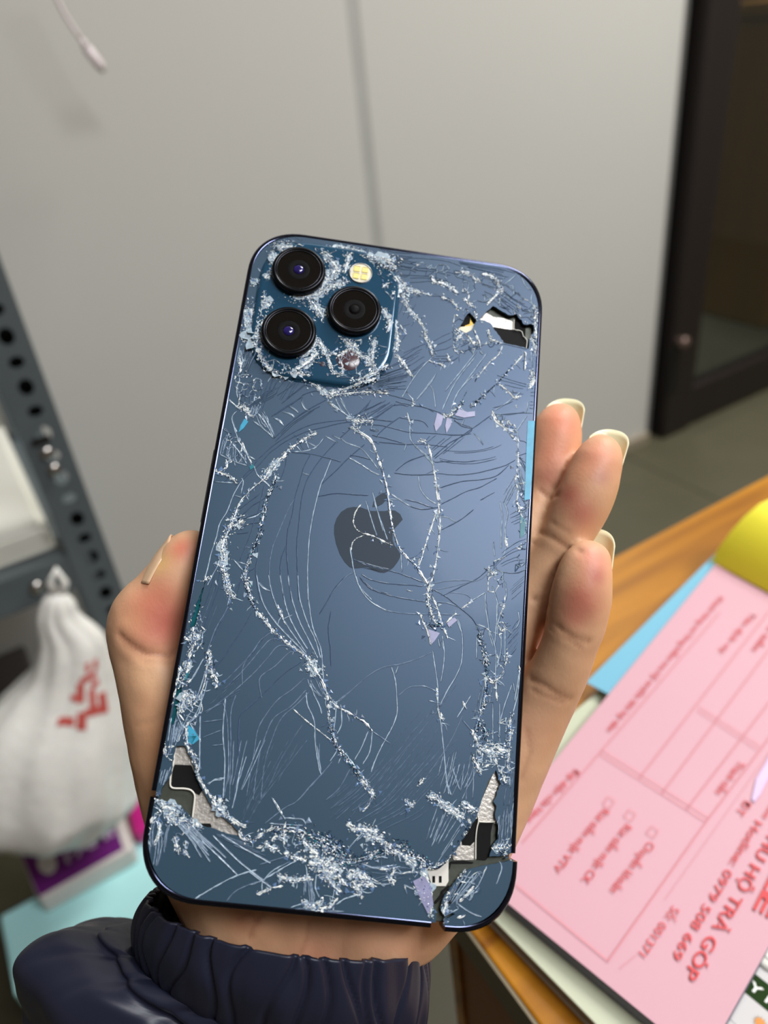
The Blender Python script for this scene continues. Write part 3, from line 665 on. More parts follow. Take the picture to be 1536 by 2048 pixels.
bc = ph(628, 628); b1, b2_ = ph(512, 640), ph(785, 640)
bcx, bcy = (b1[0] + b2_[0]) / 2, (ph(640, 497)[1] + ph(640, 762)[1]) / 2
bw, bh = (b2_[0] - b1[0]) / 2, (ph(640, 497)[1] - ph(640, 762)[1]) / 2
def plat(c):
    """height of the glass: the camera plateau is 1 mm proud"""
    d = max(abs(c[0] - bcx) - bw, abs(c[1] - bcy) - bh)
    return .00096 if d < -.0006 else 0.0 if d > .0009 else .00096 * (.0009 - d) / .0015
CRACKS = '''@3
k 9: 610,600 600,680 560,760 530,850 505,950 490,1060 470,1130 430,1210 400,1290 370,1390 375,1480 400,1560 425,1617
w 9: 945,265 880,290 800,345 720,400 670,460
w 14: 670,460 600,530 540,600 520,640
w 5: 520,640 420,720 345,800 300,880
w 12: 300,880 270,960 240,1030 200,1120
w 20: 240,1030 290,1010 350,970
w 18: 200,1120 175,1180 200,1260 185,1330 200,1390
w 10: 210,1400 215,1480 240,1560 280,1610
w 9: 360,20 360,80 400,120 440,130
w 7: 110,570 200,600 270,640 300,680
w 5: 210,480 215,540 190,560
w 12: 1180,150 1280,165 1390,170
w 12: 1220,220 1290,260
d: 600,310 700,210 820,110 960,30 1020,0
d: 480,470 590,370 760,260 900,200 1040,175 1200,160 1380,160
d: 600,400 700,330 850,260 1000,220 1190,180 1400,185
d: 580,130 700,50 780,0
d: 350,620 430,530 480,470
d: 350,640 480,520 560,430 600,400
l: 690,95 740,115 762,145
l: 600,145 650,180 675,208
l: 720,55 770,85 795,105
l: 815,10 850,75 890,85
l: 470,110 540,200 590,300
l: 500,100 560,200 600,290
l: 430,170 520,240 590,300
l: 540,130 560,200
l: 260,160 290,270 330,360 380,450 420,530 440,545 460,600 510,650 570,705
l: 300,320 360,400 400,480
l: 230,0 290,50 330,80
l: 145,430 260,490 380,530
l: 390,450 450,485
l: 300,90 262,130 262,180 300,260
l: 100,660 270,670
l: 280,770 340,790
l: 330,630 350,660 330,760
l: 340,650 270,770 220,900 160,1000 130,1120 90,1240 60,1370 40,1440
l: 150,1240 160,1300 100,1420 60,1500
d: 900,430 840,540 810,650 770,780 745,930 710,1060 700,1200 705,1300 720,1450 740,1617
d: 1110,330 990,460 890,600 840,720 815,850 800,1000 785,1150 785,1300 790,1450 800,1617
l: 1060,480 1010,610 975,690 940,820 910,950 885,1100 875,1250 870,1400 875,1617
d: 775,780 720,870 680,960 630,1080 590,1180 565,1300 560,1400 575,1540 600,1617
d: 700,1175 660,1270 650,1380 665,1500 680,1617
d: 520,690 500,780 470,900 440,980 420,1050 390,1130 350,1230 320,1300
d: 460,1150 470,1250 450,1370 465,1500 490,1617
l: 470,1470 510,1520 575,1545
d: 700,450 690,540 650,640
d: 950,780 1100,755 1250,765 1360,770
d: 740,420 880,435 1000,460 1140,500
d: 980,680 1100,570 1200,470 1330,360
l: 1200,465 1300,520 1380,575 1450,610
l: 1140,310 1180,345 1290,385 1340,430 1390,490 1440,560
d: 1215,445 1300,460 1380,480
l: 1000,310 940,380 860,410 760,420
l: 830,590 885,610
l: 850,310 880,395
l: 860,340 940,380
l: 1060,20 1140,90 1200,130 1260,150
l: 1130,0 1170,60 1200,110
l: 1010,290 1060,320 1110,345
l: 1070,285 1120,310 1140,320
d: 1370,100 1250,200 1130,310
d: 1536,20 1400,110 1340,150
d: 1380,0 1330,80 1240,130
d: 530,790 430,850 340,930
d: 510,900 430,930 330,970
d: 490,990 400,1000 320,1040
d: 390,1070 300,1080
d: 480,760 400,820 320,880
l: 510,900 450,940 380,960
w 3: 1305,840 1260,900 1240,980 1260,1040 1320,1080
w 4: 1320,1080 1400,1100 1500,1150 1560,1175
w 3: 1320,1095 1240,1140 1220,1220
l: 1220,1220 1240,1360 1270,1450 1300,1520 1390,1617
l: 1340,815 1390,980 1430,1100
l: 1395,745 1430,880 1480,1060
l: 1410,830 1470,1000 1515,1130
d: 1240,1290 1400,1340 1536,1370
d: 1290,1430 1400,1530 1536,1570
d: 1240,1400 1180,1430 1050,1580
d: 270,1550 380,1400 440,1360
l: 310,1310 380,1330
l: 270,1290 350,1380
l: 370,1190 410,1195
F6 d: 170,1380 110,1617 | 330,1440 290,1617
F7 l: 220,260 170,420 | 330,420 360,520
F6 l: 190,300 150,440 | 260,460 280,540
w 3: 340,340 390,460 430,530
l: 260,350 330,440 380,520
@4
w 6: 60,240 150,300 200,400 240,520 270,620
w 5: 270,620 290,720 305,850 320,950 350,1060 380,1140
w 5: 380,1140 440,1210 510,1280 560,1360 600,1420
w 4: 600,340 620,420 640,520 660,640
w 5: 660,640 680,780 690,900
w 3: 690,900 690,1000 675,1130 660,1250 630,1380 610,1410
w 3: 670,840 630,960 590,1080 540,1240 525,1270
w 6: 545,1200 525,1270
l: 460,190 465,300 520,370 580,430 630,490
l: 440,95 470,200
l: 500,360 560,400 600,440 640,500
l: 525,580 540,680 590,750 660,800
l: 310,720 400,780 470,820
d: 470,820 560,840 640,830 680,825
d: 420,765 500,780 600,815 650,830
d: 0,150 180,150 330,165
d: 0,190 200,190 300,210 400,235 470,250 620,255 800,270 930,260
d: 380,135 470,150 560,165 600,210
d: 380,135 300,190 230,250 200,290
d: 180,320 300,330 400,340 540,340 660,350 750,360
d: 170,270 260,290 400,330
l: 400,330 430,340 415,390
d: 350,30 200,130 100,170
d: 150,20 60,110 20,150
d: 300,60 190,150
d: 350,10 420,30 560,55 700,100 800,140 870,150
d: 800,150 860,200 940,220 900,260 800,310 740,350 640,440
d: 1080,120 940,220 840,290 750,370 650,450
F6 d: 620,270 560,330 | 900,290 700,440
F4 d: 640,360 760,380 900,380 1050,360 1150,320 1230,280 | 700,480 800,505 950,505 1080,480 1180,450 1270,420
d: 650,480 760,470 880,475 960,465
d: 650,560 800,575 950,565 1100,530 1200,500 1270,460
d: 680,680 800,640 900,620 1020,610 1130,580 1220,500
d: 700,800 800,750 900,700 1000,670 1130,600
d: 1000,770 1110,710
d: 700,1000 850,920 950,840
d: 340,560 480,575 650,570
d: 350,545 440,475 560,430 620,420
l: 700,895 760,905 810,940
w 5: 1090,80 1140,170 1200,230 1260,290 1290,330
w 3: 1290,330 1290,420 1290,520 1270,620 1290,700 1280,780
w 9: 1280,780 1300,840 1290,860
w 4: 1310,870 1340,940 1370,960
F5 l: 1300,440 1350,540 1395,620 | 1280,560 1320,700 1370,790
l: 1300,500 1330,640 1390,700
d: 1100,60 1180,40 1250,10
d: 1110,120 1220,105 1370,100 1440,110
d: 1260,310 1340,320 1400,365
d: 1290,430 1380,400
d: 1290,440 1400,520
F5 d: 1230,880 1300,840 1390,790 | 1240,960 1320,930 1380,920
l: 1150,780 1170,900 1160,1000 1160,1140
l: 1180,780 1210,870 1190,980 1200,1080
l: 1100,1090 1110,1200
F4 l: 1250,600 1150,760 | 1290,640 1200,840
w 4: 1190,1040 1200,1100 1210,1130
w 10: 1060,1290 1100,1330 1130,1330
F5 d: 1370,1060 1250,1110 1160,1180 1080,1290 | 1370,1220 1270,1230 1170,1270 1110,1320
d: 1360,1300 1270,1330 1160,1320
d: 1060,1300 980,1370 860,1430 720,1500
d: 1030,1290 1080,1320
d: 640,1410 750,1390 860,1385 960,1390
d: 640,1460 760,1440 880,1410 1000,1380 1040,1350 1100,1300
d: 700,1500 800,1480 900,1500 940,1540
d: 630,1450 720,1500 800,1560 870,1620
d: 20,1220 130,1270 300,1310 430,1350 560,1400
d: 90,1340 160,1380 300,1410 450,1420 560,1430
d: 80,1370 160,1450 300,1500 450,1530 580,1550
d: 630,1550 750,1560 850,1600
l: 0,1130 10,1200 30,1310 70,1430 150,1540 280,1620
d: 280,1620 430,1640 550,1645 700,1645 850,1650
l: 390,1180 400,1320
w 8: 610,1400 600,1480 605,1560 630,1650 660,1720
w 4: 630,1500 670,1600 700,1700 750,1830
k 12: 610,1740 680,1730 720,1720
w 5: 540,1640 560,1700 600,1780 620,1880
w 4: 740,1710 800,1650 820,1640
l: 820,1690 860,1800 865,1920
l: 700,1850 720,1920
l: 680,1840 690,1900
l: 950,260 990,300 1020,345
l: 1040,1480 1040,1600 1060,1700 1070,1800 1100,1900
l: 1090,1430 1130,1550 1130,1650 1110,1880
l: 1190,1400 1200,1500 1170,1600 1140,1700 1130,1800
w 6: 1130,1720 1160,1760 1190,1740
w 4: 1190,1500 1180,1590 1150,1650
d: 850,1600 940,1680 990,1770 1010,1830
l: 860,1600 940,1540 1040,1480
w 3: 860,1600 900,1570 940,1540
F5 d: 1240,1420 1360,1330 | 1210,1560 1340,1440
l: 1290,1620 1300,1700 1270,1760
w 4: 530,310 560,320 590,340
w 4: 440,1460 470,1470
@5
k 7: 720,0 750,100 780,200 830,290
w 7: 830,290 900,370 970,450 1080,540
w 5: 1080,540 1170,600 1210,630
w 22: 1210,630 1250,700 1290,760
w 5: 1290,760 1330,830 1360,930 1370,1030 1380,1150
k 5: 1370,1050 1390,1180 1420,1270 1470,1350 1536,1420
l: 820,0 840,120 880,240 960,360 1060,470 1150,560 1220,640
l: 910,0 940,150 1000,300 1060,400 1130,500 1200,600
l: 1000,0 1030,180 1070,320 1130,440 1210,570
l: 1060,0 1090,180 1150,360 1220,500 1290,640
l: 1135,0 1150,180 1210,370 1270,500 1310,640
l: 1210,0 1220,200 1250,400 1310,560 1325,700 1335,830
w 4: 980,230 1020,330 1040,380
l: 835,55 870,100 925,125
d: 1500,10 1420,100 1350,220 1300,300
d: 1390,280 1370,420 1385,560 1390,700
F4 d: 500,0 440,180 380,330 330,520 | 560,100 500,270 440,430 380,600
d: 620,230 560,330 500,460 450,570
d: 620,200 570,300 500,420 440,590
d: 780,290 720,400 640,520 560,640 480,730
d: 930,440 850,500 780,600 690,700 570,820
d: 1040,495 930,495 860,560 760,680 660,790 560,880
d: 1120,560 990,545 900,640 800,750 680,860 560,960 430,1060
d: 1170,600 1080,590 960,700 850,780 840,850 860,950
d: 900,440 820,560 750,640 680,700 560,830
d: 760,620 710,720 710,850
d: 1160,670 1050,740 900,880 800,980 700,1070 680,1200 680,1400 640,1700
d: 1190,790 1090,880 980,960 900,1060 830,1180 800,1350 740,1700
d: 1200,880 1080,1010 950,1100 880,1250 830,1430 790,1728
d: 1220,900 1120,1000 1010,1100 940,1250 880,1450 850,1728
d: 560,980 590,1100 600,1300 600,1500 570,1700
l: 580,950 560,1200 575,1450 560,1728
d: 660,920 620,1060 620,1300 610,1728
F2 d: 1180,1140 1080,1280 1000,1420 920,1600 850,1728 | 1250,1210 1130,1380 1040,1550 950,1728
w 2: 1100,1030 1190,1110 1290,1190 1390,1270 1420,1290
l: 1230,830 1260,920 1300,1000 1320,1070
l: 1200,900 1210,1000 1260,1120 1270,1300 1300,1490 1320,1535
F4 l: 1200,770 1230,860 1330,960 | 1300,800 1340,900 1360,980
w 4: 1380,930 1420,1000 1536,1060
l: 1430,1010 1420,1130 1400,1250
l: 1470,1030 1470,1150 1430,1230
d: 1440,970 1500,920 1536,890
d: 1400,1430 1320,1530 1200,1660 1140,1728
d: 1536,1490 1450,1640 1350,1728
l: 690,1500 660,1640
l: 450,1610 500,1570 580,1560
d: 420,1050 550,985
d: 400,1130 560,1110
d: 400,1250 550,1190
d: 480,1310 570,1300
d: 1300,1290 1300,1490
w 9: 430,20 420,40 450,10
w 12: 370,220 350,330 330,400
w 22: 330,400 340,470 350,530
w 8: 340,530 310,600 300,650
w 14: 300,650 290,730 270,800
w 22: 270,900 250,980 240,1060
w 9: 230,700 220,780 200,850
w 8: 200,870 180,940 160,1000
w 9: 270,480 300,500
k 4: 350,480 310,600 260,760
w 9: 570,0 600,100 640,180
k 5: 590,60 620,150 600,240
k 8: 450,580 450,660 475,750 500,810
w 10: 450,580 460,660 480,750 520,830 500,870
l: 410,640 350,760 300,830
w 3: 440,650 420,830 370,950 330,1000
w 8: 330,920 300,1000
l: 400,880 380,1050 310,1130
F9 l: 180,1100 140,1380 | 300,1100 200,1300
w 8: 290,1130 280,1220 290,1300
w 7: 110,1290 110,1350 125,1390
w 9: 300,1320 330,1380 370,1500
l: 385,1080 380,1500
l: 300,1130 390,1280
w 3: 390,1270 375,1250
F6 l: 60,1500 40,1600 | 170,1450 110,1620
w 6: 10,1650 60,1700
w 6: 370,1540 400,1600 450,1680 500,1728
@6
l: 750,370 770,500 790,650 790,780 810,900 830,1080 850,1300 870,1420
w 3: 780,640 790,780 810,900
w 6: 810,820 820,880
d: 750,380 640,430 510,470 400,490 300,540 180,640 70,740
l: 450,490 480,600 490,750 490,830 460,920 400,1030 340,1150 300,1260
l: 500,480 480,540
d: 500,700 580,640 680,630 740,650 780,670
w 4: 30,770 110,810 200,860 260,900 310,960
d: 310,960 440,1050
l: 310,960 290,1110 240,1200
l: 280,960 230,1080 180,1170
w 6: 0,740 40,770
k 8: 0,920 40,1060 110,1140 200,1260 240,1310
w 9: 240,1300 290,1390 320,1430
l: 40,1040 50,1100 0,1180
l: 930,130 960,220 970,330 960,460 920,560 860,660 810,760
l: 820,260 835,370 830,480 810,600
l: 790,280 800,340
F3 d: 1060,440 1000,560 880,750 740,900 560,1100 420,1300 | 740,730 600,880 440,1060 330,1250 200,1400 0,1560
F4 d: 740,820 600,960 480,1130 370,1300 240,1450 120,1620 | 800,930 690,1070 560,1230 470,1380 340,1560 300,1620
d: 720,735 800,755
d: 730,825 800,830
F5 d: 740,1020 640,1180 520,1340 380,1500 280,1640 | 1040,1010 900,1130 780,1220 660,1330 540,1530 440,1646
d: 970,840 870,1050 700,1300
l: 1030,700 930,860
d: 970,880 1030,950
w 4: 970,740 990,790
F4 l: 1110,590 1040,900 | 1190,600 1150,800
w 4: 545,1460 580,1500 620,1480
w 10: 710,1440 770,1450 830,1500
w 14: 830,1500 900,1540 960,1590
w 9: 960,1480 1020,1510 1070,1540
F9 l: 840,1100 800,1250 760,1400 | 1090,1120 1060,1280 960,1470
F6 d: 0,1440 150,1300 | 0,1640 340,1350
k 7: 1090,240 1130,400 1140,470
k 9: 1130,390 1145,460 1140,540
k 6: 1150,520 1140,700 1100,850 1070,960
w 3: 1140,560 1125,750 1090,880
k 12: 1120,930 1140,980 1130,1020
w 8: 1040,950 1080,1050 1100,1130
w 22: 1110,1080 1160,1110 1230,1110
w 18: 1200,1070 1250,1100 1300,1100
w 10: 1200,1130 1220,1200
w 9: 1050,1150 1080,1230 1100,1260
w 8: 1250,1250 1280,1340
l: 1140,20 1160,200 1210,360 1210,560
w 3: 1210,560 1220,740
l: 1220,30 1220,150 1240,220
l: 1190,760 1190,1020
l: 1240,750 1240,1000
l: 1330,620 1280,760 1240,900
l: 1390,500 1350,740
w 7: 1330,830 1310,920 1330,960 1300,1050
w 4: 1330,960 1310,1100 1300,1250
l: 1250,230 1250,360 1220,500
l: 1280,200 1280,480
w 8: 1300,380 1290,440 1280,480
w 8: 1240,190 1260,220 1290,200
w 8: 1150,560 1190,600 1250,560
d: 1150,740 1200,750
w 4: 1380,480 1390,520
l: 1390,520 1370,700 1340,820
l: 1340,600 1350,680
l: 1075,260 1070,430
F8 d: 1400,120 1300,240 | 1380,330 1310,420
F6 l: 1330,1100 1270,1500 | 1400,1180 1340,1646
F5 l: 1240,1560 1220,1646 | 1340,1500 1320,1646
@7
w 10: 220,400 260,440 330,470
w 22: 300,480 370,500 430,540
w 14: 350,560 410,590
w 12: 430,590 520,600 600,640
F9 l: 400,600 520,740 620,910 | 470,570 640,740 780,860
l: 600,740 740,870 860,990
l: 680,700 860,880 1050,1030
l: 740,690 900,790 1100,900
F5 d: 700,680 1020,790 | 720,720 1160,900
l: 1110,1080 1020,1020 940,960
l: 550,1160 700,1070 860,990 1000,950
d: 770,1190 840,1110 940,1060 1050,1020 1130,950 1240,890
l: 1050,1030 1100,970 1180,920
w 6: 240,560 210,650 190,760
w 6: 290,600 280,700 250,770
w 7: 400,700 420,790 430,830
w 5: 460,800 510,860
F8 l: 200,500 160,640 160,860 | 380,600 350,700 340,820
F6 l: 180,560 200,1000 | 330,700 260,1000
w 18: 680,450 720,500 760,540
w 12: 740,420 720,470
w 9: 760,540 850,600 920,640
w 6: 870,660 890,710 940,740
F7 l: 770,0 790,250 770,420 | 1060,0 900,350 830,500
F9 d: 1070,0 1000,200 930,400 880,580 | 1370,0 1200,230 1030,450 940,620
l: 880,220 850,380 820,500
l: 1110,420 1160,510 1210,580
l: 640,320 690,295 750,290
w 2: 1120,430 1200,560
d: 1536,180 1380,350 1290,450 1200,500 1060,610
l: 1440,40 1470,230
w 9: 1150,990 1250,1020 1400,1010
@8
k 6: 150,10 250,130 300,200
w 9: 300,210 350,270 390,340
w 4: 370,350 360,400 310,450
F16 d: 460,0 200,280 0,440 | 1100,60 900,300 740,480 480,600
F9 l: 850,400 760,700 | 1080,500 860,820
F6 l: 960,120 900,330 | 1130,80 1110,400
l: 910,20 930,230 960,330
l: 970,130 1020,290
w 6: 720,260 760,210
w 8: 620,360 660,410 690,380
w 10: 800,340 850,330 900,400 960,430
w 14: 940,430 1010,480 1050,490
w 16: 250,580 330,580 420,600
w 20: 330,600 400,640 460,640
w 9: 200,530 260,580 300,540
k 16: 470,680 560,700 640,700
w 10: 480,700 560,740 620,780 700,850
k 14: 640,770 720,790 780,830
k 10: 740,850 850,860 940,810 1020,720 1090,570
w 5: 840,850 950,800 1040,680 1100,560
w 14: 1060,420 1120,440
w 8: 1080,500 1110,560
F4 d: 350,850 500,840 720,870 | 330,1000 560,920 740,900
l: 300,830 400,860 560,840
w 10: 200,930 290,910 390,1000
w 6: 550,850 520,930 540,990
w 4: 480,930 560,960
k 20: 0,640 100,690 180,780
k 14: 130,800 300,790 450,740
w 22: 0,800 60,850 150,890
w 10: 40,900 100,990 150,1040
w 10: 240,960 300,1040 280,1060
w 8: 0,1150 60,1160 130,1080
l: 130,1120 200,1080 290,1060
w 18: 740,880 790,950 800,1050
w 7: 690,970 760,1100 810,1150
w 9: 800,1100 810,1230
F8 l: 880,1180 1000,960 1060,860 | 1000,1100 1160,920 1230,820
w 9: 930,1060 960,960 1050,880
w 9: 930,1100 900,1200
w 12: 1250,700 1320,720 1370,680
k 8: 1300,720 1350,760 1400,780
l: 1220,850 1150,1000 1060,1080
l: 1300,800 1330,860 1290,980
l: 1000,1120 1100,1190 1210,1230
w 4: 1000,1230 1060,1210
w 4: 1020,1110 1080,1050 1130,990
w 8: 900,1240 930,1290
F7 l: 1310,480 1290,740 | 1420,330 1390,700
@1
w 26: 430,215 500,225 560,220
w 18: 400,260 420,350 390,440
w 14: 230,460 300,480 380,440
w 20: 800,280 870,350 910,420
w 26: 880,400 820,480 760,560
w 30: 560,600 680,600 790,560
w 26: 700,640 750,700 790,760
w 22: 800,560 840,520 960,500
w 16: 860,220 980,220 1080,250 1180,310
w 14: 1000,280 980,330 960,420
w 30: 1130,300 1250,310 1340,340
k 18: 1180,330 1250,370 1330,400
w 16: 1340,450 1380,510 1340,600
w 14: 1400,520 1536,560
w 10: 1400,560 1450,680 1536,780
w 8: 940,460 980,490
w 34: 250,680 240,800 240,920 280,980
w 30: 300,640 350,650 380,680
w 24: 230,780 270,860 290,930
w 12: 290,1000 330,1100 400,1170
w 16: 400,1180 480,1200 600,1190 700,1240
w 12: 700,1240 780,1310 840,1350
w 20: 590,1160 680,1100 750,1030
w 12: 740,920 780,980 810,1040
w 14: 600,1060 700,1010 750,930
w 20: 950,930 1020,1000 1080,1060
w 10: 900,1060 1000,1000 1040,960
w 8: 810,1040 870,1180
w 8: 860,1190 940,1190 930,1100
w 8: 780,1050 900,1040
w 12: 1060,1060 1130,1080 1200,1180
w 14: 1180,930 1170,1040 1130,1130
w 14: 1250,700 1300,800 1280,870
w 12: 1330,760 1360,880 1350,1000
w 10: 1060,1240 1200,1180 1290,1120
w 14: 840,1340 1000,1280 1150,1240 1210,1220
w 8: 840,1350 1000,1330 1150,1320 1290,1330
w 8: 1350,1030 1400,1100 1480,1200
w 4: 1380,800 1430,880
d: 1000,1210 1100,1230 900,1220
l: 290,370 310,400
w 8: 150,1060 160,1150 140,1180
w 6: 340,560 340,640
F8 l: 150,980 120,1130 | 280,1020 200,1200
F9 d: 260,1240 230,1459 | 420,1220 330,1459
F7 d: 450,1210 370,1350 | 640,1220 520,1400
F4 d: 440,1350 640,1210 | 500,1459 700,1300
F9 d: 1180,1180 1536,1000 | 1170,1300 1440,1320
d: 1230,220 1360,250 1536,260
F6 d: 1290,270 1536,290 | 1340,350 1536,400
F4 l: 300,120 420,210 | 560,110 700,190
l: 350,140 380,200
F4 d: 1330,740 1380,560 | 1440,760 1536,600
w 12: 1250,530 1300,500
@9
w 3: 80,800 130,850 190,900
w 12: 190,900 260,890 300,960
F10 l: 260,900 260,1010 | 430,850 360,1010
F5 l: 350,930 420,1080 560,1210 | 440,930 500,1080 560,1200
l: 190,560 200,620 170,700 180,800
l: 210,310 230,420 200,540
F8 d: 180,650 170,850 | 330,620 300,850
F6 d: 300,850 600,660 | 300,930 590,760
d: 560,970 700,880 840,790
d: 840,770 950,730 1040,730
d: 850,790 840,830 870,910
F3 d: 560,1210 700,1060 900,930 1080,830 | 570,1240 760,1060 960,920 1120,850
l: 640,940 710,960 760,1000
l: 700,880 760,910 800,950
l: 550,1000 610,1030 655,1080
w 6: 1110,840 1170,890 1230,930
l: 1180,800 1240,920 1330,1000
l: 1230,790 1300,930 1350,1010
w 10: 1060,770 1140,790
w 6: 1200,770 1310,750
d: 1240,760 1400,765 1536,760
F6 d: 1130,740 1300,680 1536,600 | 1130,760 1340,740 1536,700
F5 d: 960,640 1100,600 | 1010,700 1400,640
@10
F8 d: 260,720 560,620 880,520 | 380,850 560,850 700,850
F7 d: 620,420 780,330 920,270 | 720,700 900,560 960,520
F5 d: 1000,270 1150,200 1310,120 | 1020,480 1200,480 1330,390
d: 1340,410 1440,370 1536,340
d: 1360,330 1450,280 1520,250
w 9: 830,0 900,80 930,160
w 10: 920,220 980,330 1010,430
w 9: 560,420 640,500 700,600
w 6: 700,600 750,680 780,700
l: 1010,460 880,590 760,750 640,950
l: 1060,660 980,770 820,980
l: 970,790 1020,860 1040,980 1050,1080
l: 690,880 740,940 780,980
w 10: 770,980 780,1040 760,1070
d: 0,910 200,890 400,900 560,940 680,970 760,1000
d: 820,1050 940,1080 1030,1130
d: 540,1050 620,1040 720,1060
F5 d: 540,1050 300,1200 | 420,980 60,1160
w 5: 700,1140 740,1280
l: 740,1330 740,1480
w 7: 960,500 1060,530 1150,570
w 7: 1200,420 1210,480 1240,510
w 6: 1270,300 1290,380 1350,430
w 6: 1390,150 1340,220 1300,260
w 6: 1440,170 1490,250 1536,320
l: 610,50 690,180
d: 690,180 640,250
k 7: 1240,1150 1290,1110 1390,1030
k 7: 1480,1060 1536,1000
w 12: 1130,1150 1200,1190 1280,1150
d: 1280,1240 1400,1290 1500,1330 1440,1400 1300,1410 1180,1410
l: 1370,1290 1400,1230
k 3: 1380,980 1440,870
l: 1536,460 1300,760 1130,1110
l: 1536,660 1340,870 1240,1090
w 14: 860,1480 900,1500
w 16: 540,20 560,200 600,280
w 10: 580,300 540,400
@2
d: 120,140 300,140 500,160 620,200
F5 d: 130,200 400,220 600,260 | 200,330 400,320 560,380
w 12: 400,280 420,320 500,340 600,410
w 12: 620,240 700,270 740,310
w 12: 780,260 880,290 920,370
w 8: 640,450 720,520 740,610
w 9: 600,540 560,480 470,440
k 5: 690,560 745,620
w 5: 760,610 850,620
w 7: 130,290 190,350 100,430
w 3: 190,370 300,400 400,430
d: 400,430 500,440 600,510
w 5: 170,420 220,540
l: 220,540 300,620 340,700
w 8: 340,700 370,790 400,830
w 5: 400,830 410,900
w 9: 580,680 620,720 590,760
F5 l: 700,380 900,480 1040,560 | 760,280 960,340 1120,460
F6 d: 940,400 1060,460 1140,500 | 900,460 1010,570 1100,640
w 7: 820,500 900,420 950,370
l: 960,340 1060,260
l: 1080,280 1130,370 1180,390
l: 1180,390 1160,460 1200,560
w 9: 1190,520 1190,640 1200,760
w 12: 1170,760 1190,820 1210,900
w 8: 1120,640 1150,700
F7 l: 1060,560 1250,520 | 1180,660 1250,640
w 9: 830,690 850,760 930,790
w 6: 720,690 760,780 770,830
w 4: 640,710 740,800
d: 640,870 700,830 820,800 950,800 1130,840
d: 600,900 540,930 380,930
w 4: 380,930 490,960
k 3: 740,1060 730,1090
w 3: 940,810 910,880 850,930
w 3: 850,930 790,1000 750,1060
w 3: 1100,880 1040,950 980,1010
k 4: 980,1010 900,1100 800,1190 700,1280
l: 740,860 500,1160
l: 820,870 600,1170
l: 430,1030 380,1110 280,1230
k 8: 640,1240 570,1320
k 7: 700,1280 760,1240
w 10: 500,1340 560,1350
w 8: 1020,1210 1070,1200
l: 880,1310 960,1260 1080,1170
d: 880,1340 1000,1340 1110,1320
w 6: 860,1330 900,1400 1030,1480
l: 1040,1480 1100,1390 1130,1350
w 6: 1110,1000 1120,880 1110,860
l: 1160,850 1170,980
w 12: 1160,1000 1180,1080 1150,1140
F5 d: 1150,1170 1210,1170 | 1150,1290 1200,1300
F4 d: 900,1040 1120,1110 | 960,1160 1130,1180
w 6: 900,1100 960,1140 1040,1220
l: 1140,1240 1120,1330
w 3: 1240,330 1270,420
F7 d: 600,150 900,180 1080,240 | 620,200 860,260 1040,300
w 10: 20,130 60,180 120,240
w 4: 1040,1270 1050,1290
@12
l: 990,130 920,230 850,350 790,450
l: 1000,330 960,480 890,680 830,760
l: 1040,430 990,650 900,900 800,1090
w 8: 740,500 790,450
w 14: 690,640 750,680 700,740
w 18: 700,740 640,840
w 8: 850,700 820,780
w 4: 820,830 900,870 930,840
w 5: 560,950 620,1010 680,1090
w 5: 730,1060 750,1120
l: 480,1040 430,1400
l: 460,1050 410,1200 380,1400
F6 l: 520,1160 460,1450 | 640,1130 600,1400
w 5: 390,1500 400,1640
w 6: 430,1500 470,1480 530,1480
w 5: 430,1660 490,1700
w 8: 680,1420 740,1500 740,1580
w 6: 900,1780 880,1900
d: 1280,600 1536,380
F4 d: 990,900 1536,400 | 1250,800 1536,650
@13
w 12: 0,400 60,390 130,340
w 8: 130,340 250,290 400,310 530,320
l: 200,240 340,250 540,260
l: 350,180 440,190 540,200 570,250
w 5: 370,220 350,300 350,460
w 12: 220,420 260,370 340,390
w 22: 540,420 620,500 700,560
w 12: 440,580 520,600 570,590
w 26: 600,640 760,650 860,600
w 30: 740,700 820,740 880,740
k 20: 230,310 400,290 560,340
k 26: 600,360 720,400 800,430
k 22: 700,450 830,470 930,520
k 18: 880,620 1000,650
k 12: 1000,640 1200,590 1360,530
w 10: 700,470 760,480 780,530
w 6: 770,760 860,880 930,940
w 8: 900,760 960,850 1000,880
w 16: 1060,770 1140,740 1200,800
w 12: 1070,890 1130,860 1230,870
w 8: 1060,960 1120,970 1140,900
w 8: 1240,870 1270,890
w 14: 540,1020 600,1090 700,1060 750,1030
w 12: 640,1130 700,1140 790,1090
w 9: 400,800 460,820 500,800
l: 480,620 330,700 200,780 110,830 0,870
l: 150,850 220,900
w 5: 340,880 280,890 200,900
F5 l: 560,800 550,1040 | 620,780 660,1060
l: 680,760 670,900 710,1000
l: 400,1110 540,1060 660,1050
l: 880,1070 980,1010 1100,970
F4 d: 1020,680 1250,620 | 1240,740 1536,760
F5 l: 960,560 1030,450 1150,330 | 1080,430 1200,320
w 9: 1380,480 1420,530 1500,550
l: 1150,650 1250,690 1400,700 1536,680
w 5: 1320,710 1440,710
w 5: 1500,690 1450,780 1450,860
w 14: 160,440 200,480 280,500
w 14: 350,550 400,540
w 6: 70,490 140,470
d: 100,660 400,570
F5 l: 370,1120 850,1110 | 430,1130 1536,1230
@7
w 6: 1000,1130 1100,1090
@2
V60: 560,230 900,250 1100,380 1215,540 1210,900 1140,640 1000,560 860,480 660,480
V30: 560,560 640,500 700,560 590,690 660,740 900,800 760,900 560,860
V22: 0,180 60,100 560,200 500,330 150,280
@4
V26: 1270,640 1390,600 1370,1240 1250,1340 1290,900
V18: 1060,60 1260,180 1320,340 1200,260
V14: 1040,1250 1200,1200 1180,1500 1060,1480
V12: 0,120 120,100 240,260 60,260
@13
V70: 240,380 540,330 800,440 1000,640 1260,880 900,960 560,660 240,520
V24: 1050,260 1300,260 1400,440 1200,420
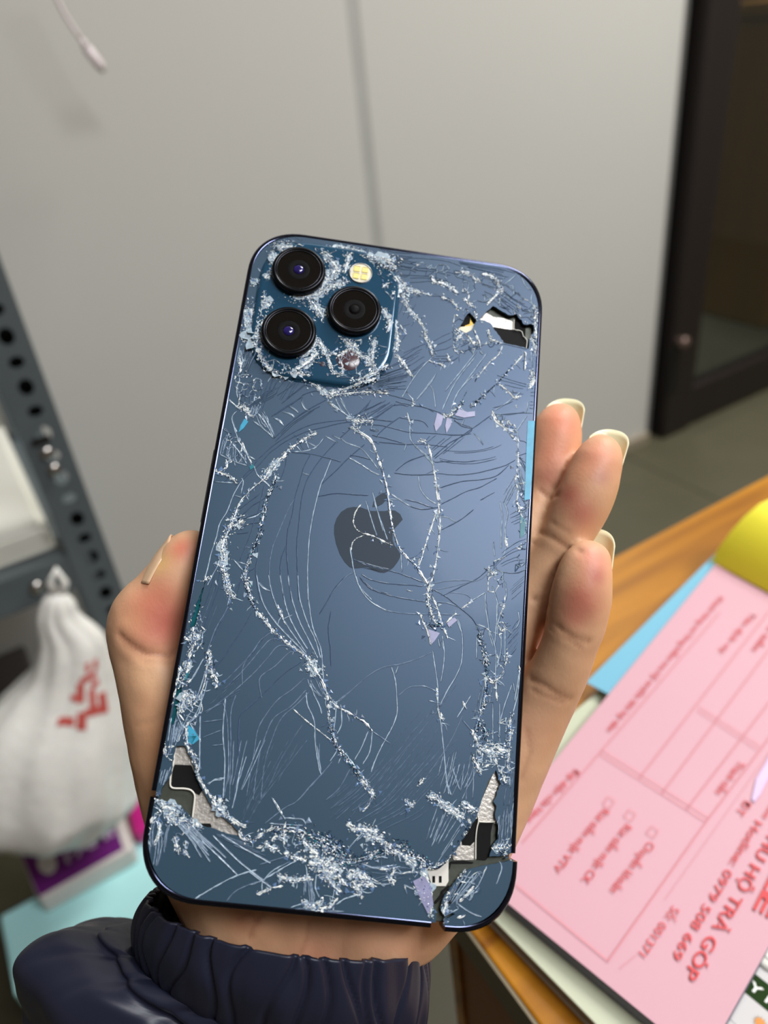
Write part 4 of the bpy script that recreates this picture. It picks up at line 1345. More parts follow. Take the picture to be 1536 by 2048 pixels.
@5
V40: 360,230 440,440 320,700 300,1000 230,1280 150,1300 190,1000 260,600
V24: 260,850 420,900 390,1120 240,1280
@1
V46: 240,640 420,640 320,900 400,1080 620,1160 820,1260 700,1290 380,1200 230,900
V50: 420,200 960,210 1340,300 1340,640 1240,560 1160,300 850,300 900,500 700,620 560,560 860,420 700,220 400,260
V40: 560,1160 900,900 1200,920 1300,1000 1180,1220 860,1240
@8
V30: 900,960 1240,840 1160,1060 900,1250
V26: 1140,0 1400,0 1400,300 1280,140 1160,140
V34: 560,700 820,860 820,1080 600,1060 300,960 200,860
V20: 1300,640 1400,640 1400,780 1260,760
@7
V34: 200,400 430,460 620,640 460,840 300,620 180,720
@9
V40: 120,560 420,560 440,860 180,900
V26: 20,1080 220,1180 330,1480 60,1480
@6
V40: 1080,960 1340,820 1320,1150 1260,1400 1180,1200 1060,1260
V20: 1060,180 1300,160 1280,560 1140,600
'''
# ---- crack lines read from the photograph, as polylines on the glass
LINES = []          # (type, width in px, [(x, y) px])
rs = None
def resample(p, n):
    P = np.array(p); d = np.r_[0, np.cumsum(np.linalg.norm(np.diff(P, axis=0), axis=1))]
    t = np.linspace(0, d[-1], n); return np.c_[np.interp(t, d, P[:, 0]), np.interp(t, d, P[:, 1])]
def smooth_line(p, step):
    P = np.array(p, float)
    if len(P) > 2:
        out = []
        for i in range(len(P) - 1):
            a, b2, c, d = P[max(i - 1, 0)], P[i], P[i + 1], P[min(i + 2, len(P) - 1)]
            k = max(2, int(np.linalg.norm(c - b2) / step))
            for j in range(k):
                t = j / k; out.append(.5 * ((2 * b2) + (-a + c) * t + (2 * a - 5 * b2 + 4 * c - d) * t * t + (-a + 3 * b2 - 3 * c + d) * t ** 3))
        out.append(P[-1]); return np.array(out)
    k = max(2, int(np.linalg.norm(P[1] - P[0]) / step)); return resample(P, k + 1)
key = '3'
for row in CRACKS.strip().splitlines():
    if row[0] == '@': key = row[1:]; continue
    h_, b_s = row.split(':'); h_ = h_.split()
    sc = CR[key][2]
    if h_[0][0] == 'V':                                      # a field of small shards: random net of short cracks
        PG = crop(key, b_s); xs = [p[0] for p in PG]; ys = [p[1] for p in PG]; pts_ = []
        for _ in range(4000):
            q = (rng.uniform(min(xs), max(xs)), rng.uniform(min(ys), max(ys)))
            c_ = False; j_ = len(PG) - 1
            for i_ in range(len(PG)):
                if (PG[i_][1] > q[1]) != (PG[j_][1] > q[1]) and q[0] < (PG[j_][0] - PG[i_][0]) * (q[1] - PG[i_][1]) / (PG[j_][1] - PG[i_][1] + 1e-9) + PG[i_][0]: c_ = not c_
                j_ = i_
            if c_ and all((q[0] - p[0]) ** 2 + (q[1] - p[1]) ** 2 > 20 for p in pts_): pts_.append(q)
            if len(pts_) >= int(h_[0][1:]) * 1.4: break
        for q in pts_:
            nb = sorted(pts_, key=lambda p: (q[0] - p[0]) ** 2 + (q[1] - p[1]) ** 2)[1:4]
            for p in nb[:rng.choice((1, 2, 2, 3))]:
                if math.hypot(p[0] - q[0], p[1] - q[1]) > 30: continue
                m_ = ((p[0] + q[0]) / 2 + rng.gauss(0, 1.2), (p[1] + q[1]) / 2 + rng.gauss(0, 1.2)); u = rng.random()
                LINES.append(('l' if u < .42 else 'd' if u < .86 else 'w', rng.uniform(1.1, 2.2), [q, m_, p], False))
        continue
    if h_[0][0] == 'F':
        A_, B_ = (resample(crop(key, q), 9) for q in b_s.split('|')); n = int(h_[0][1:])
        for i in range(n):
            t = (i + rng.uniform(-.48, .48)) / (n - 1); t = min(max(t, 0), 1)
            P = A_ * (1 - t) + B_ * t
            a, b2 = rng.uniform(0, .30), 1 - rng.uniform(0, .42)
            P = resample(P[int(a * 8):max(int(a * 8) + 3, int(math.ceil(b2 * 8)) + 1)], 7)
            off = np.cumsum(np.array([[rng.uniform(-.5, .5), rng.uniform(-.5, .5)] for _ in range(7)]), axis=0)
            LINES.append((h_[1], rng.uniform(.75, 1.35), P + off * 1.3, False))
    else:
        P = crop(key, b_s); w = float(h_[1]) if len(h_) > 1 else 2.0
        LINES.append((h_[0], w if h_[0] in 'dl' else w / (sc / 4.0) * .72, P, True))

# ---- back glass: outline minus the holes, cut along the cracks into shards
HOLES = [crop('2', '870,505 930,545 1000,580 1050,570 1110,650 1175,645 1185,700 1150,760 1140,835 1040,810 950,790 930,760 880,690 850,640 800,620 760,615 820,545'),
         crop('2', '690,560 745,620 700,690 660,715 600,680 640,620 670,570'),
         crop('7', '410,45 475,40 500,100 540,180 560,280 610,380 660,470 740,550 850,650 890,710 800,690 690,650 600,630 540,590 430,470 300,440 240,415 210,395 215,375 285,425 310,350 370,260 385,180 395,100'),
         crop('8', '1290,145 1320,250 1270,380 1290,410 1280,480 1305,560 1300,650 1260,700 1240,780 1340,775 1410,750 1425,775 1360,795 1180,830 1060,860 1010,930 960,1000 900,1080 880,1150 900,1200 880,1290 870,1345 850,1330 850,1200 825,1100 820,1000 790,930 750,870 850,870 940,810 1000,730 1080,600 1150,480 1180,370 1230,230'),
         crop('5', '430,40 400,150 385,240 345,390 305,400 350,240 400,110'),
         crop('5', '248,855 200,1080 180,1150 160,1140 205,880')]
def jag(P, step, amp):
    out = []
    for q in dense([tuple(p) for p in P], step): out.append((q[0] + rng.uniform(-amp, amp), q[1] + rng.uniform(-amp, amp)))
    return out
HL_ = [[tuple(ph(*q)[:2]) for q in jag(h, 5, .9)] for h in HOLES]
GO = [(x * (HW - .00115) / HW, y * (HL - .00115) / HL) for x, y in dense(rrect(HW, HL, RC), .002)]
vs, es = [], []
def addpoly(P, closed):
    k = len(vs); vs.extend(Vector(p) for p in P)
    for i in range(len(P) - (0 if closed else 1)): es.append((k + i, k + (i + 1) % len(P)))
addpoly(GO, True)
for h in HL_: addpoly(h, True)
for ty, w, P, sm in LINES:
    Q = smooth_line(P, 9); Q = Q if len(Q) > 1 else P
    d0 = Q[0] - Q[1]; d1 = Q[-1] - Q[-2]
    Q = np.vstack([Q[0] + d0 / (np.linalg.norm(d0) + 1e-6) * 3, Q[1:-1], Q[-1] + d1 / (np.linalg.norm(d1) + 1e-6) * 3])
    addpoly([tuple(ph(*q)[:2]) for q in Q], False)
SC = 1000.0
res = delaunay_2d_cdt([v * SC for v in vs], es, [], 0, 0.004)
cv, ce, cf, _, oe, _ = res
cons = set()
for e, o_ in zip(ce, oe):
    if len(o_): cons.add((min(e), max(e)))
e2f = {}
for fi, f in enumerate(cf):
    for i in range(3):
        a, b2 = f[i], f[(i + 1) % 3]; e2f.setdefault((min(a, b2), max(a, b2)), []).append(fi)
comp = [-1] * len(cf); comps = []
for s0 in range(len(cf)):
    if comp[s0] >= 0: continue
    st = [s0]; comp[s0] = len(comps); cur = []
    while st:
        f = st.pop(); cur.append(f)
        for i in range(3):
            a, b2 = cf[f][i], cf[f][(i + 1) % 3]; k = (min(a, b2), max(a, b2))
            if k in cons: continue
            for g in e2f[k]:
                if comp[g] < 0: comp[g] = comp[s0]; st.append(g)
    comps.append(cur)
BB = {}
def inside(p, poly):
    bb = BB.get(id(poly))
    if bb is None: bb = BB[id(poly)] = (min(q[0] for q in poly), max(q[0] for q in poly), min(q[1] for q in poly), max(q[1] for q in poly))
    if not (bb[0] <= p[0] <= bb[1] and bb[2] <= p[1] <= bb[3]): return False
    if poly is GO and abs(p[0]) < HW - .014 and abs(p[1]) < HL - .0013: return True
    if poly is GO and abs(p[1]) < HL - .014 and abs(p[0]) < HW - .0013: return True
    c = False; n = len(poly); j = n - 1
    for i in range(n):
        xi, yi = poly[i]; xj, yj = poly[j]
        if (yi > p[1]) != (yj > p[1]) and p[0] < (xj - xi) * (p[1] - yi) / (yj - yi + 1e-12) + xi: c = not c
        j = i
    return c
def tarea(f):
    a, b2, c = (cv[i] for i in cf[f]); return abs((b2 - a).cross(c - a)) / 2
shards = []
for cur in comps:
    fb = max(cur, key=tarea); c = sum((cv[i] for i in cf[fb]), Vector((0, 0))) / 3 / SC
    if not inside(c, GO) or any(inside(c, h) for h in HL_): continue
    shards.append((sum(tarea(f) for f in cur), cur))
shards.sort(key=lambda s: -s[0])
M_gb = mat('blue_back_glass', (44, 68, 82), .42, metal=.0, spec=.95, coat=0.04, tint=(.52, .64, .95, 1), bump=(2500, .03, .0001), mottle=(18, .05))
def shard_geo(cur, V, Fs, calm):
    used = {}
    ids = sorted({i for f in cur for i in cf[f]}); P = [cv[i] / SC for i in ids]
    c = sum(P, Vector((0, 0))) / len(P); rad = max((p - c).length for p in P)
    tl = min(.010, .00003 / rad) if calm else min(.05, .00004 / max(rad, 1e-5))
    ax, ay, dz = rng.uniform(-tl, tl), rng.uniform(-tl, tl), rng.uniform(-.00002, .00002)
    if c.x > ph(905, 1800)[0] and c.y < ph(1000, 1708)[1] and rad < .02: P = [p + Vector((.0005, -.0004)) for p in P]; c = c + Vector((.0005, -.0004))
    k = len(V)
    for i, p in zip(ids, P):
        used[i] = k; z = dz + ax * (p.x - c.x) + ay * (p.y - c.y); V.append((p.x, p.y, z)); k += 1
    base = k
    for i, p in zip(ids, P): V.append((p.x, p.y, -.0006)); used[i, 1] = k; k += 1
    for f in cur:
        a, b2, c2 = cf[f]
        if (cv[b2] - cv[a]).cross(cv[c2] - cv[a]) < 0: b2, c2 = c2, b2
        Fs.append((used[a], used[b2], used[c2]))
    cs = set(cur); 
    for f in cur:
        a, b2, c2 = cf[f]
        if (cv[b2] - cv[a]).cross(cv[c2] - cv[a]) < 0: b2, c2 = c2, b2
        for u, v in ((a, b2), (b2, c2), (c2, a)):
            if not any(g in cs and g != f for g in e2f[(min(u, v), max(u, v))]): Fs.append((used[v], used[u], used[u, 1], used[v, 1]))
for i, (A_, cur) in enumerate(shards[:260]):
    V, Fs = [], []; shard_geo(cur, V, Fs, True); mesh('glass_shard', V, Fs, M_gb, phone)
V, Fs = [], []
for A_, cur in shards[260:]: shard_geo(cur, V, Fs, False)
if V: tag(mesh('small_glass_shards', V, Fs, M_gb, phone), kind='stuff')

# ---- fracture lines: ridged ribbons standing in the cracks
M_cd = mat('crack_shadow_side', (66, 86, 112), .35, spec=.6, mottle=(900, .25))
M_cl = mat('crack_bright_edge', (178, 198, 214), .22, spec=.9, mottle=(700, .35))
M_cw = mat('crushed_glass_white', (240, 243, 238), .25, spec=.9, mottle=(900, .2))
M_cb = mat('crushed_glass_blue', (92, 120, 158), .15, spec=.9, mottle=(900, .25))
M_ck = mat('crushed_glass_dark', (16, 38, 62), .12, spec=.9, mottle=(900, .25))
M_cm = mat('crack_pale_line', (112, 132, 156), .3, spec=.8, mottle=(900, .25)); M_cf = mat('frosted_crush', (158, 176, 188), .4, spec=.8, mottle=(1400, .3))
M_ct = mat('glass_edge_teal', (24, 110, 124), .4, spec=.4, mottle=(600, .3))
MI = {'d': 0, 'l': 1, 'w': 2, 'k': 4}
bins = {'dark_crack_lines': ([], [], []), 'bright_crack_lines': ([], [], []), 'crushed_glass': ([], [], [])}
def ribbon(P, w, mi, dst, z0=.00004, zr=.00007, jit=.4):
    ok_ = [inside(p, GO) and not any(inside(p, h) for h in HL_) for p in P]
    if not all(ok_):
        run = []
        for p, o_ in list(zip(P, ok_)) + [(None, False)]:
            if o_: run.append(p)
            else:
                if len(run) > 1: ribbon(np.array(run), w, mi, dst, z0, zr, jit)
                run = []
        return
    V, Fs, M_ = dst; k = len(V); n = len(P)
    for i in range(n):
        t = P[min(i + 1, n - 1)] - P[max(i - 1, 0)]; L = np.linalg.norm(t)
        t = t / L if L > 0 else np.array([1., 0]); s = np.array([-t[1], t[0]])
        ww = w / 2 * (1 + jit * rng.uniform(-1, 1)) * (.35 if i in (0, n - 1) else 1)
        c = P[i] + s * rng.uniform(-.12, .12) * w
        a, b2 = c + s * ww, c - s * ww
        h = plat(c); V += [(a[0], a[1], z0 + h), (c[0], c[1], z0 + zr + h), (b2[0], b2[1], z0 + h)]
    for i in range(n - 1):
        a = k + i * 3; Fs += [(a, a + 1, a + 4, a + 3), (a + 1, a + 2, a + 5, a + 4)]; M_ += [mi, mi]
def chip(c, s, mi, dst, z=.00005, lift=.00018, ang=None, el=None):
    V, Fs, M_ = dst; k = len(V); a0 = rng.uniform(0, 6.28); n = 3; z = z + plat(c)
    el = el or rng.uniform(.35, 1); rot = rng.uniform(0, 3.14) if ang is None else ang + rng.gauss(0, .45); cr_, sr_ = math.cos(rot), math.sin(rot)
    for i in range(n):
        a = a0 + i * 2.09 + rng.uniform(-.5, .5); r_ = s * rng.uniform(.5, 1)
        x, y = r_ * math.cos(a), r_ * math.sin(a) * el
        V.append((c[0] + x * cr_ - y * sr_, c[1] + x * sr_ + y * cr_, z + rng.uniform(0, lift * .7)))
    V.append((c[0] + rng.uniform(-.3, .3) * s, c[1] + rng.uniform(-.3, .3) * s, z + rng.uniform(.3, 1) * lift))
    Fs += [(k, k + 1, k + 3), (k + 1, k + 2, k + 3), (k + 2, k, k + 3)]; M_ += [mi] * 3
PXM = 1 / 8300.0                                                   # metres per picture pixel on the glass, roughly
nchips = 0
for ty, w, P, sm in LINES:
    Q = smooth_line(P, 5); Q3 = np.array([ph(*q)[:2] for q in Q])
    if ty == 'd':
        low = np.mean(Q[:, 1]) > rng.gauss(1270, 130)  # lower cracks get a paler colour that stands in for reflected light
        ribbon(Q3, (1.35 if low else 1.8) * w / 2 * PXM, 6 if low else 0, bins['dark_crack_lines'])
    elif ty == 'l':
        ribbon(Q3, 1.8 * w / 2 * PXM, 1, bins['bright_crack_lines'])
        ribbon(Q3 + np.array([1.1, .5]) * PXM, 1.6 * PXM, 0, bins['dark_crack_lines'], .00003)
    else:
        dst = bins['crushed_glass']; wm = w * PXM; L = sum(np.linalg.norm(np.diff(Q3, axis=0), axis=1))
        ribbon(Q3, min(wm, 4 * PXM) * .85, 2 if ty == 'w' else 4, dst, .00005, .00006, .9)
        if w > 7 and ty == 'w': ribbon(Q3, wm * .95, 7, dst, .00003, .00004, .9)
        if w > 3.0: ribbon(Q3 + np.array([rng.uniform(-1, 1), rng.uniform(-1, 1)]) * wm * .4, 2 * PXM, 0 if ty == 'w' else 1, dst, .00005, .00008, .8)
        n = int(L / PXM * (0.5 + .22 * w if w > 4.5 else .35 + .12 * w)); cum = np.r_[0, np.cumsum(np.linalg.norm(np.diff(Q3, axis=0), axis=1))]
        for _ in range(n):
            t = rng.uniform(0, cum[-1]); c = np.array([np.interp(t, cum, Q3[:, 0]), np.interp(t, cum, Q3[:, 1])])
            sp = wm * (.42 if w > 4.5 else .30); c = c + np.array([rng.gauss(0, 1), rng.gauss(0, 1)]) * sp
            u = rng.random()
            if ty == 'w': mi = 2 if u < .44 else 1 if u < .60 else 3 if u < .82 else 4 if u < .93 else 0
            else: mi = 4 if u < .55 else 2 if u < .72 else 3 if u < .9 else 5
            if not inside(c, GO): continue
            if any(inside(c, h) for h in HL_): continue
            k_ = min(int(np.searchsorted(cum, t)), len(Q3) - 1); tv = Q3[k_] - Q3[max(k_ - 1, 0)]
            chip(c, rng.uniform(.8, 4.4 if w > 4.5 else 2.6) * PXM, mi, dst, ang=math.atan2(tv[1], tv[0]), el=rng.uniform(.2, .6)); nchips += 1
        if w > 2.2:
            for _ in range(int(L / PXM * (.055 if ty == 'w' else .03))):                # hairline side branches
                t = rng.uniform(0, cum[-1]); k_ = min(max(int(np.searchsorted(cum, t)), 1), len(Q3) - 1); tv = Q3[k_] - Q3[k_ - 1]
                a_ = math.atan2(tv[1], tv[0]) + rng.choice((-1, 1)) * rng.uniform(.5, 1.5); p = Q3[k_] + np.array([rng.gauss(0, 1), rng.gauss(0, 1)]) * wm * .3
                pts_ = [p]; l_ = rng.uniform(5, 22) * PXM
                for q_ in range(4): a_ += rng.gauss(0, .25); p = p + np.array([math.cos(a_), math.sin(a_)]) * l_ / 4; pts_.append(p)
                br = rng.random() < .55
                ribbon(np.array(pts_), rng.uniform(.7, 1.3) * PXM, 1 if br else 0, bins['bright_crack_lines' if br else 'dark_crack_lines'], .00003, .00004)
            for _ in range(int(L / PXM * .12)):                                         # larger tilted facets
                t = rng.uniform(0, cum[-1]); c = np.array([np.interp(t, cum, Q3[:, 0]), np.interp(t, cum, Q3[:, 1])]) + np.array([rng.gauss(0, 1), rng.gauss(0, 1)]) * (wm * .7 + 2 * PXM)
                if inside(c, GO) and not any(inside(c, h) for h in HL_): chip(c, rng.uniform(3, 8) * PXM, rng.choice((3, 3, 6, 7, 0)), dst, lift=.00013)
for nm, (V, Fs, M_) in bins.items():
    tag(mesh(nm, V, Fs, [M_cd, M_cl, M_cw, M_cb, M_ck, M_ct, M_cm, M_cf], phone, False, M_), kind='stuff')
print('shards', len(shards), 'chips', nchips)

# ---- glass splinters lying loose, teal glass edges
def flat(name, P, z, th, m, parent=phone, bev=0): return prism(name, [ph(*q, z) for q in P], th, m, parent, (0, 0, 1), bev)
M_flake = mat('pinkish_glass_flake', (146, 146, 180), .35, spec=.5, mottle=(500, .2))
for P in (crop('10', '1070,1140 1150,1180 1120,1290 1055,1370 1035,1290'), crop('10', '1190,1200 1250,1220 1240,1290 1185,1390 1170,1300'),
          crop('10', '1340,1090 1440,1130 1536,1120 1536,1180 1400,1200 1290,1170'), crop('4', '600,1760 690,1790 650,1850 625,1875'),
          crop('4', '745,1715 800,1670 825,1690 760,1745'), crop('8', '680,960 760,920 810,990 830,1130 790,1200 740,1100')):
    flat('loose_splinter', P, .00016, .00008, M_flake)
for P in (crop('4', '1365,160 1420,160 1400,560 1385,760 1340,770 1350,500'), crop('4', '1310,880 1350,930 1340,1040 1305,1060'),
          crop('5', '290,1150 340,1190 380,1260 330,1300 290,1290'), crop('9', '250,1010 290,1040 240,1110 190,1150 210,1080'),
          crop('12', '740,1320 870,1320 800,1440 750,1400'), crop('12', '690,380 760,320 730,440 680,470'),
          crop('9', '300,1500 340,1470 350,1510 310,1536')):
    flat('teal_glass_edge', P, .00012, .00006, mat('cyan_glass_edge', (60, 156, 190), .4, spec=.4, mottle=(300, .25)) if len(P) > 4 else M_ct)
for i in (4, 5): flat('teal_backing', [(x + (x - HOLES[i][0][0]) * .0, y) for x, y in HOLES[i]], -.0007, .0001, mat('deep_teal_backing', (10, 84, 92), .2, mottle=(200, .2)))

# ---- logo: darker polished inlay
M_logo = mat('polished_logo', (28, 46, 62), .5, metal=0, spec=.3, mottle=(40, .05))
body = crop('3', '1240,864 1300,868 1380,897 1435,905 1490,898') + crop('4', '150,852 200,858 250,856 300,846 345,848 385,875 405,918 372,955 345,985 328,1030 328,1075 342,1115 368,1150 392,1190 372,1235 340,1280 300,1313 262,1327 225,1324 160,1302 100,1290') + \
    crop('3', '1480,1390 1440,1385 1400,1365 1350,1352 1290,1358 1240,1362 1210,1350 1170,1310 1130,1245 1100,1160 1084,1080 1086,1010 1105,955 1140,905 1190,873')
flat('logo_body', body, .00004, .00003, M_logo)
flat('logo_leaf', crop('4', '292,708 245,716 205,742 182,778 172,822 215,816 250,798 278,768 290,738'), .00004, .00003, M_logo)

# ---- what shows through the holes
M_sil = mat('silver_plate', (196, 190, 182), .38, metal=.55, mottle=(500, .12), bump=(1500, .6, .0002))
M_pad = mat('black_pad', (20, 19, 20), .7, spec=.15, mottle=(80, .1)); M_whl = mat('white_gasket', (226, 222, 212), .5, mottle=(80, .05))
M_gold = mat('gold_foil', (206, 170, 70), .3, metal=.4, mottle=(300, .15))
M_cream = mat('cream_foil', (238, 228, 196), .4, mottle=(200, .05))
def inn(name, k, s, z, m): return flat(name, crop(k, s), z, .0002, m)
inn('silver_plate', '2', '790,540 870,590 950,600 1030,630 1030,690 960,685 880,672 840,700 740,700 740,600', -.0011, M_sil)
inn('black_tape', '2', '1030,612 1120,600 1115,790 1100,720 1060,690 1030,685', -.0011, M_pad)
inn('dark_pad', '2', '870,668 960,683 1030,690 1095,715 1110,760 1125,770 1122,860 900,830', -.0009, M_pad)
inn('gold_foil', '2', '680,560 700,580 695,610 720,650 690,720 640,700', -.0010, M_gold)
inn('black_tape', '2', '590,600 700,540 690,640 650,655 600,650', -.0008, M_pad)
inn('cream_foil', '2', '590,670 690,660 730,640 700,720 640,740', -.0009, M_cream)
inn('silver_plate', '7', '398,10 500,10 600,300 900,720 900,760 660,700 530,600 530,560 545,440 545,395 500,362 385,355 370,340', -.0011, M_sil)
inn('black_pad', '7', '400,180 520,185 545,240 560,260 605,365 580,402 540,385 505,352 385,348 375,330 385,215', -.0009, M_pad)
inn('small_bracket', '7', '570,600 670,600 682,615 682,650 560,650', -.00085, M_sil)
inn('bracket_window', '7', '590,610 660,610 668,625 668,650 580,650', -.00080, M_pad)
inn('silver_plate', '8', '1290,120 1360,160 1330,560 1260,530 1165,530 1150,620 1140,805 980,805 960,760 1060,640 1150,440', -.0011, M_sil)
inn('black_pad', '8', '1155,540 1265,535 1250,600 1245,760 1215,805 1140,800 1140,620', -.0009, M_pad)
inn('black_pad', '8', '1030,620 1100,520 1155,500 1142,600 1130,670 1100,700 1040,695', -.0010, M_pad)
inn('white_bracket', '8', '740,840 940,800 940,960 920,995 820,995 790,900', -.00085, M_whl)
for x in (822, 870): inn('bracket_slot', '8', f'{x},922 {x+20},922 {x+20},970 {x},970', -.00078, M_pad)
inn('dark_seam', '8', '940,830 960,815 1050,810 1120,820 1120,830 960,830 950,870 938,880', -.0009, M_pad)
inn('dark_seam', '8', '835,1115 880,1060 890,1030 940,990 950,1000 905,1040 895,1075 850,1125', -.0009, M_pad)
def inline(k, s, w, name='gasket_line', m=None, z=-.0007):
    P = smooth_line(crop(k, s), 4)
    tubeobj(name, [ph(*q, z) for q in P], w / 2 * PXM, m or M_whl, phone, 6)
inline('2', '1030,612 1030,685 1060,692 1090,705 1100,740 1128,768 1122,840', 2.2)
inline('7', '405,40 398,100 388,180 372,250 366,320 375,345 400,354 470,356 520,368 545,400 545,440 538,500 530,570', 3.2)
inline('8', '1155,480 1160,520 1150,560 1140,640 1138,800', 2.4)
inline('8', '1160,525 1220,528 1275,525 1290,505', 2.0)

# ---- camera plateau, lenses, flash, depth sensor, microphone
M_bump = mat('camera_plateau_glass', (32, 76, 104), .12, metal=.2, spec=.8, mottle=(40, .12))
V, Fs = [], []; prf = [(0.0012, .00002), (.0008, .00025), (.0006, .0006), (.0004, .0008), (-.0002, .00092), (-.0008, .00096)]
rings = [dense(rrect(bw + i_, bh + i_, .0115 + i_, 10, 2.2), .1) for i_, z in prf]; K = len(rings[0])
for (i_, z), rg_ in zip(prf, rings): V += [(bcx + x, bcy + y, z) for x, y in rg_]
for i in range(len(prf) - 1):
    for k in range(K): Fs.append((i * K + k, i * K + (k + 1) % K, (i + 1) * K + (k + 1) % K, (i + 1) * K + k))
Fs.append(tuple((len(prf) - 1) * K + k for k in range(K)))
mesh('camera_plateau', V, Fs, M_bump, phone, True).modifiers.new('es', 'EDGE_SPLIT').split_angle = math.radians(40)
M_ring = mat('black_lens_ring', (20, 21, 26), .25, metal=.7, mottle=(60, .1)); M_lens = mat('black_lens_glass', (5, 5, 6), .04, spec=.5, coat=0.3, mottle=(30, .1))
M_in = mat('lens_barrel', (6, 5, 7), .6, spec=.1, mottle=(60, .1)); M_vio = mat('violet_coating', (30, 22, 90), .12, spec=.8, mottle=(600, .5)); M_edge2 = mat('ring_glint', (62, 62, 68), .25, metal=.9, mottle=(60, .1))
ZT = .0027
for (lx, ly) in ((597.6, 544.7), (708.2, 623.9), (577.5, 666.6)):
    q = ph(lx, ly, .0012)
    le = bpy.data.objects.new('camera_lens', None); S.collection.objects.link(le); le.parent = phone; le.location = (q[0], q[1], 0.0)
    RO = .00685
    V, Fs = lathe([(RO * .985, .0004), (RO, .0012), (RO, .0021), (RO * .975, .0025), (RO * .93, ZT), (RO * .86, ZT), (RO * .835, ZT - .0002), (RO * .82, ZT - .0009)], 72)
    mesh('lens_ring', V, Fs, M_ring, le, True)
    V, Fs = lathe([(RO * .83, ZT - .00012), (RO * .82, ZT - .00004), (RO * .805, ZT - .00008)], 72); mesh('ring_edge', V, Fs, M_edge2, le, True)
    V, Fs = lathe([(RO * .82, ZT - .0003), (RO * .55, ZT - .0003), (.00001, ZT - .0003)], 48); mesh('cover_glass', V, Fs, M_lens, le, True)
    V, Fs = lathe([(.0028, ZT - .00028), (.0027, ZT - .00026), (.0016, ZT - .00026), (.0015, ZT - .00028)], 40); mesh('aperture_ring', V, Fs, M_in, le, True)
    V, Fs = lathe([(.0013, ZT - .00028), (.0011, ZT - .0001), (.0007, ZT + .00002), (.00001, ZT + .00006)], 24)
    mesh('front_element', V, Fs, M_vio if lx < 700 else M_in, le, True)
q = ph(721.3, 545.5, .0012)
fe = bpy.data.objects.new('flash', None); S.collection.objects.link(fe); fe.parent = phone; fe.location = (q[0], q[1], 0)
V, Fs = lathe([(.00305, .0009), (.00305, .00115), (.0028, .0012), (.0027, .0011)], 40); mesh('flash_ring', V, Fs, mat('steel_ring', (150, 150, 150), .25, metal=.9, mottle=(60, .1)), fe, True)
V, Fs = lathe([(.0027, .00108), (.00001, .00112)], 40); mesh('flash_lens', V, Fs, mat('flash_diffuser', (238, 230, 206), .3, mottle=(500, .08)), fe, True)
for i in range(2):
    for j in range(2):
        x, y = (i - .5) * .0021, (j - .5) * .0021
        box('led_chip', (x - .0008, x + .0008, y - .0008, y + .0008, .00105, .0012), mat('led_yellow', (250, 236, 150), .35, mottle=(200, .05)), fe, .0002)
q = ph(696.5, 720, .001)
V, Fs = lathe([(.0029, .00097), (.0028, .00103), (.00001, .00104)], 40)
mesh('depth_sensor', [(q[0] + v[0], q[1] + v[1], v[2]) for v in V], Fs, mat('brown_sensor_window', (78, 56, 62), .2, mottle=(300, .1)), phone, True)
q = ph(645, 728, .001)
V, Fs = lathe([(.0007, .00097), (.0006, .00102), (.00001, .00103)], 20)
mesh('microphone_hole', [(q[0] + v[0], q[1] + v[1], v[2]) for v in V], Fs, mat('mic_dark', (60, 44, 60), .4, mottle=(300, .1)), phone, True)
# cracks over the plateau sit on its raised surface

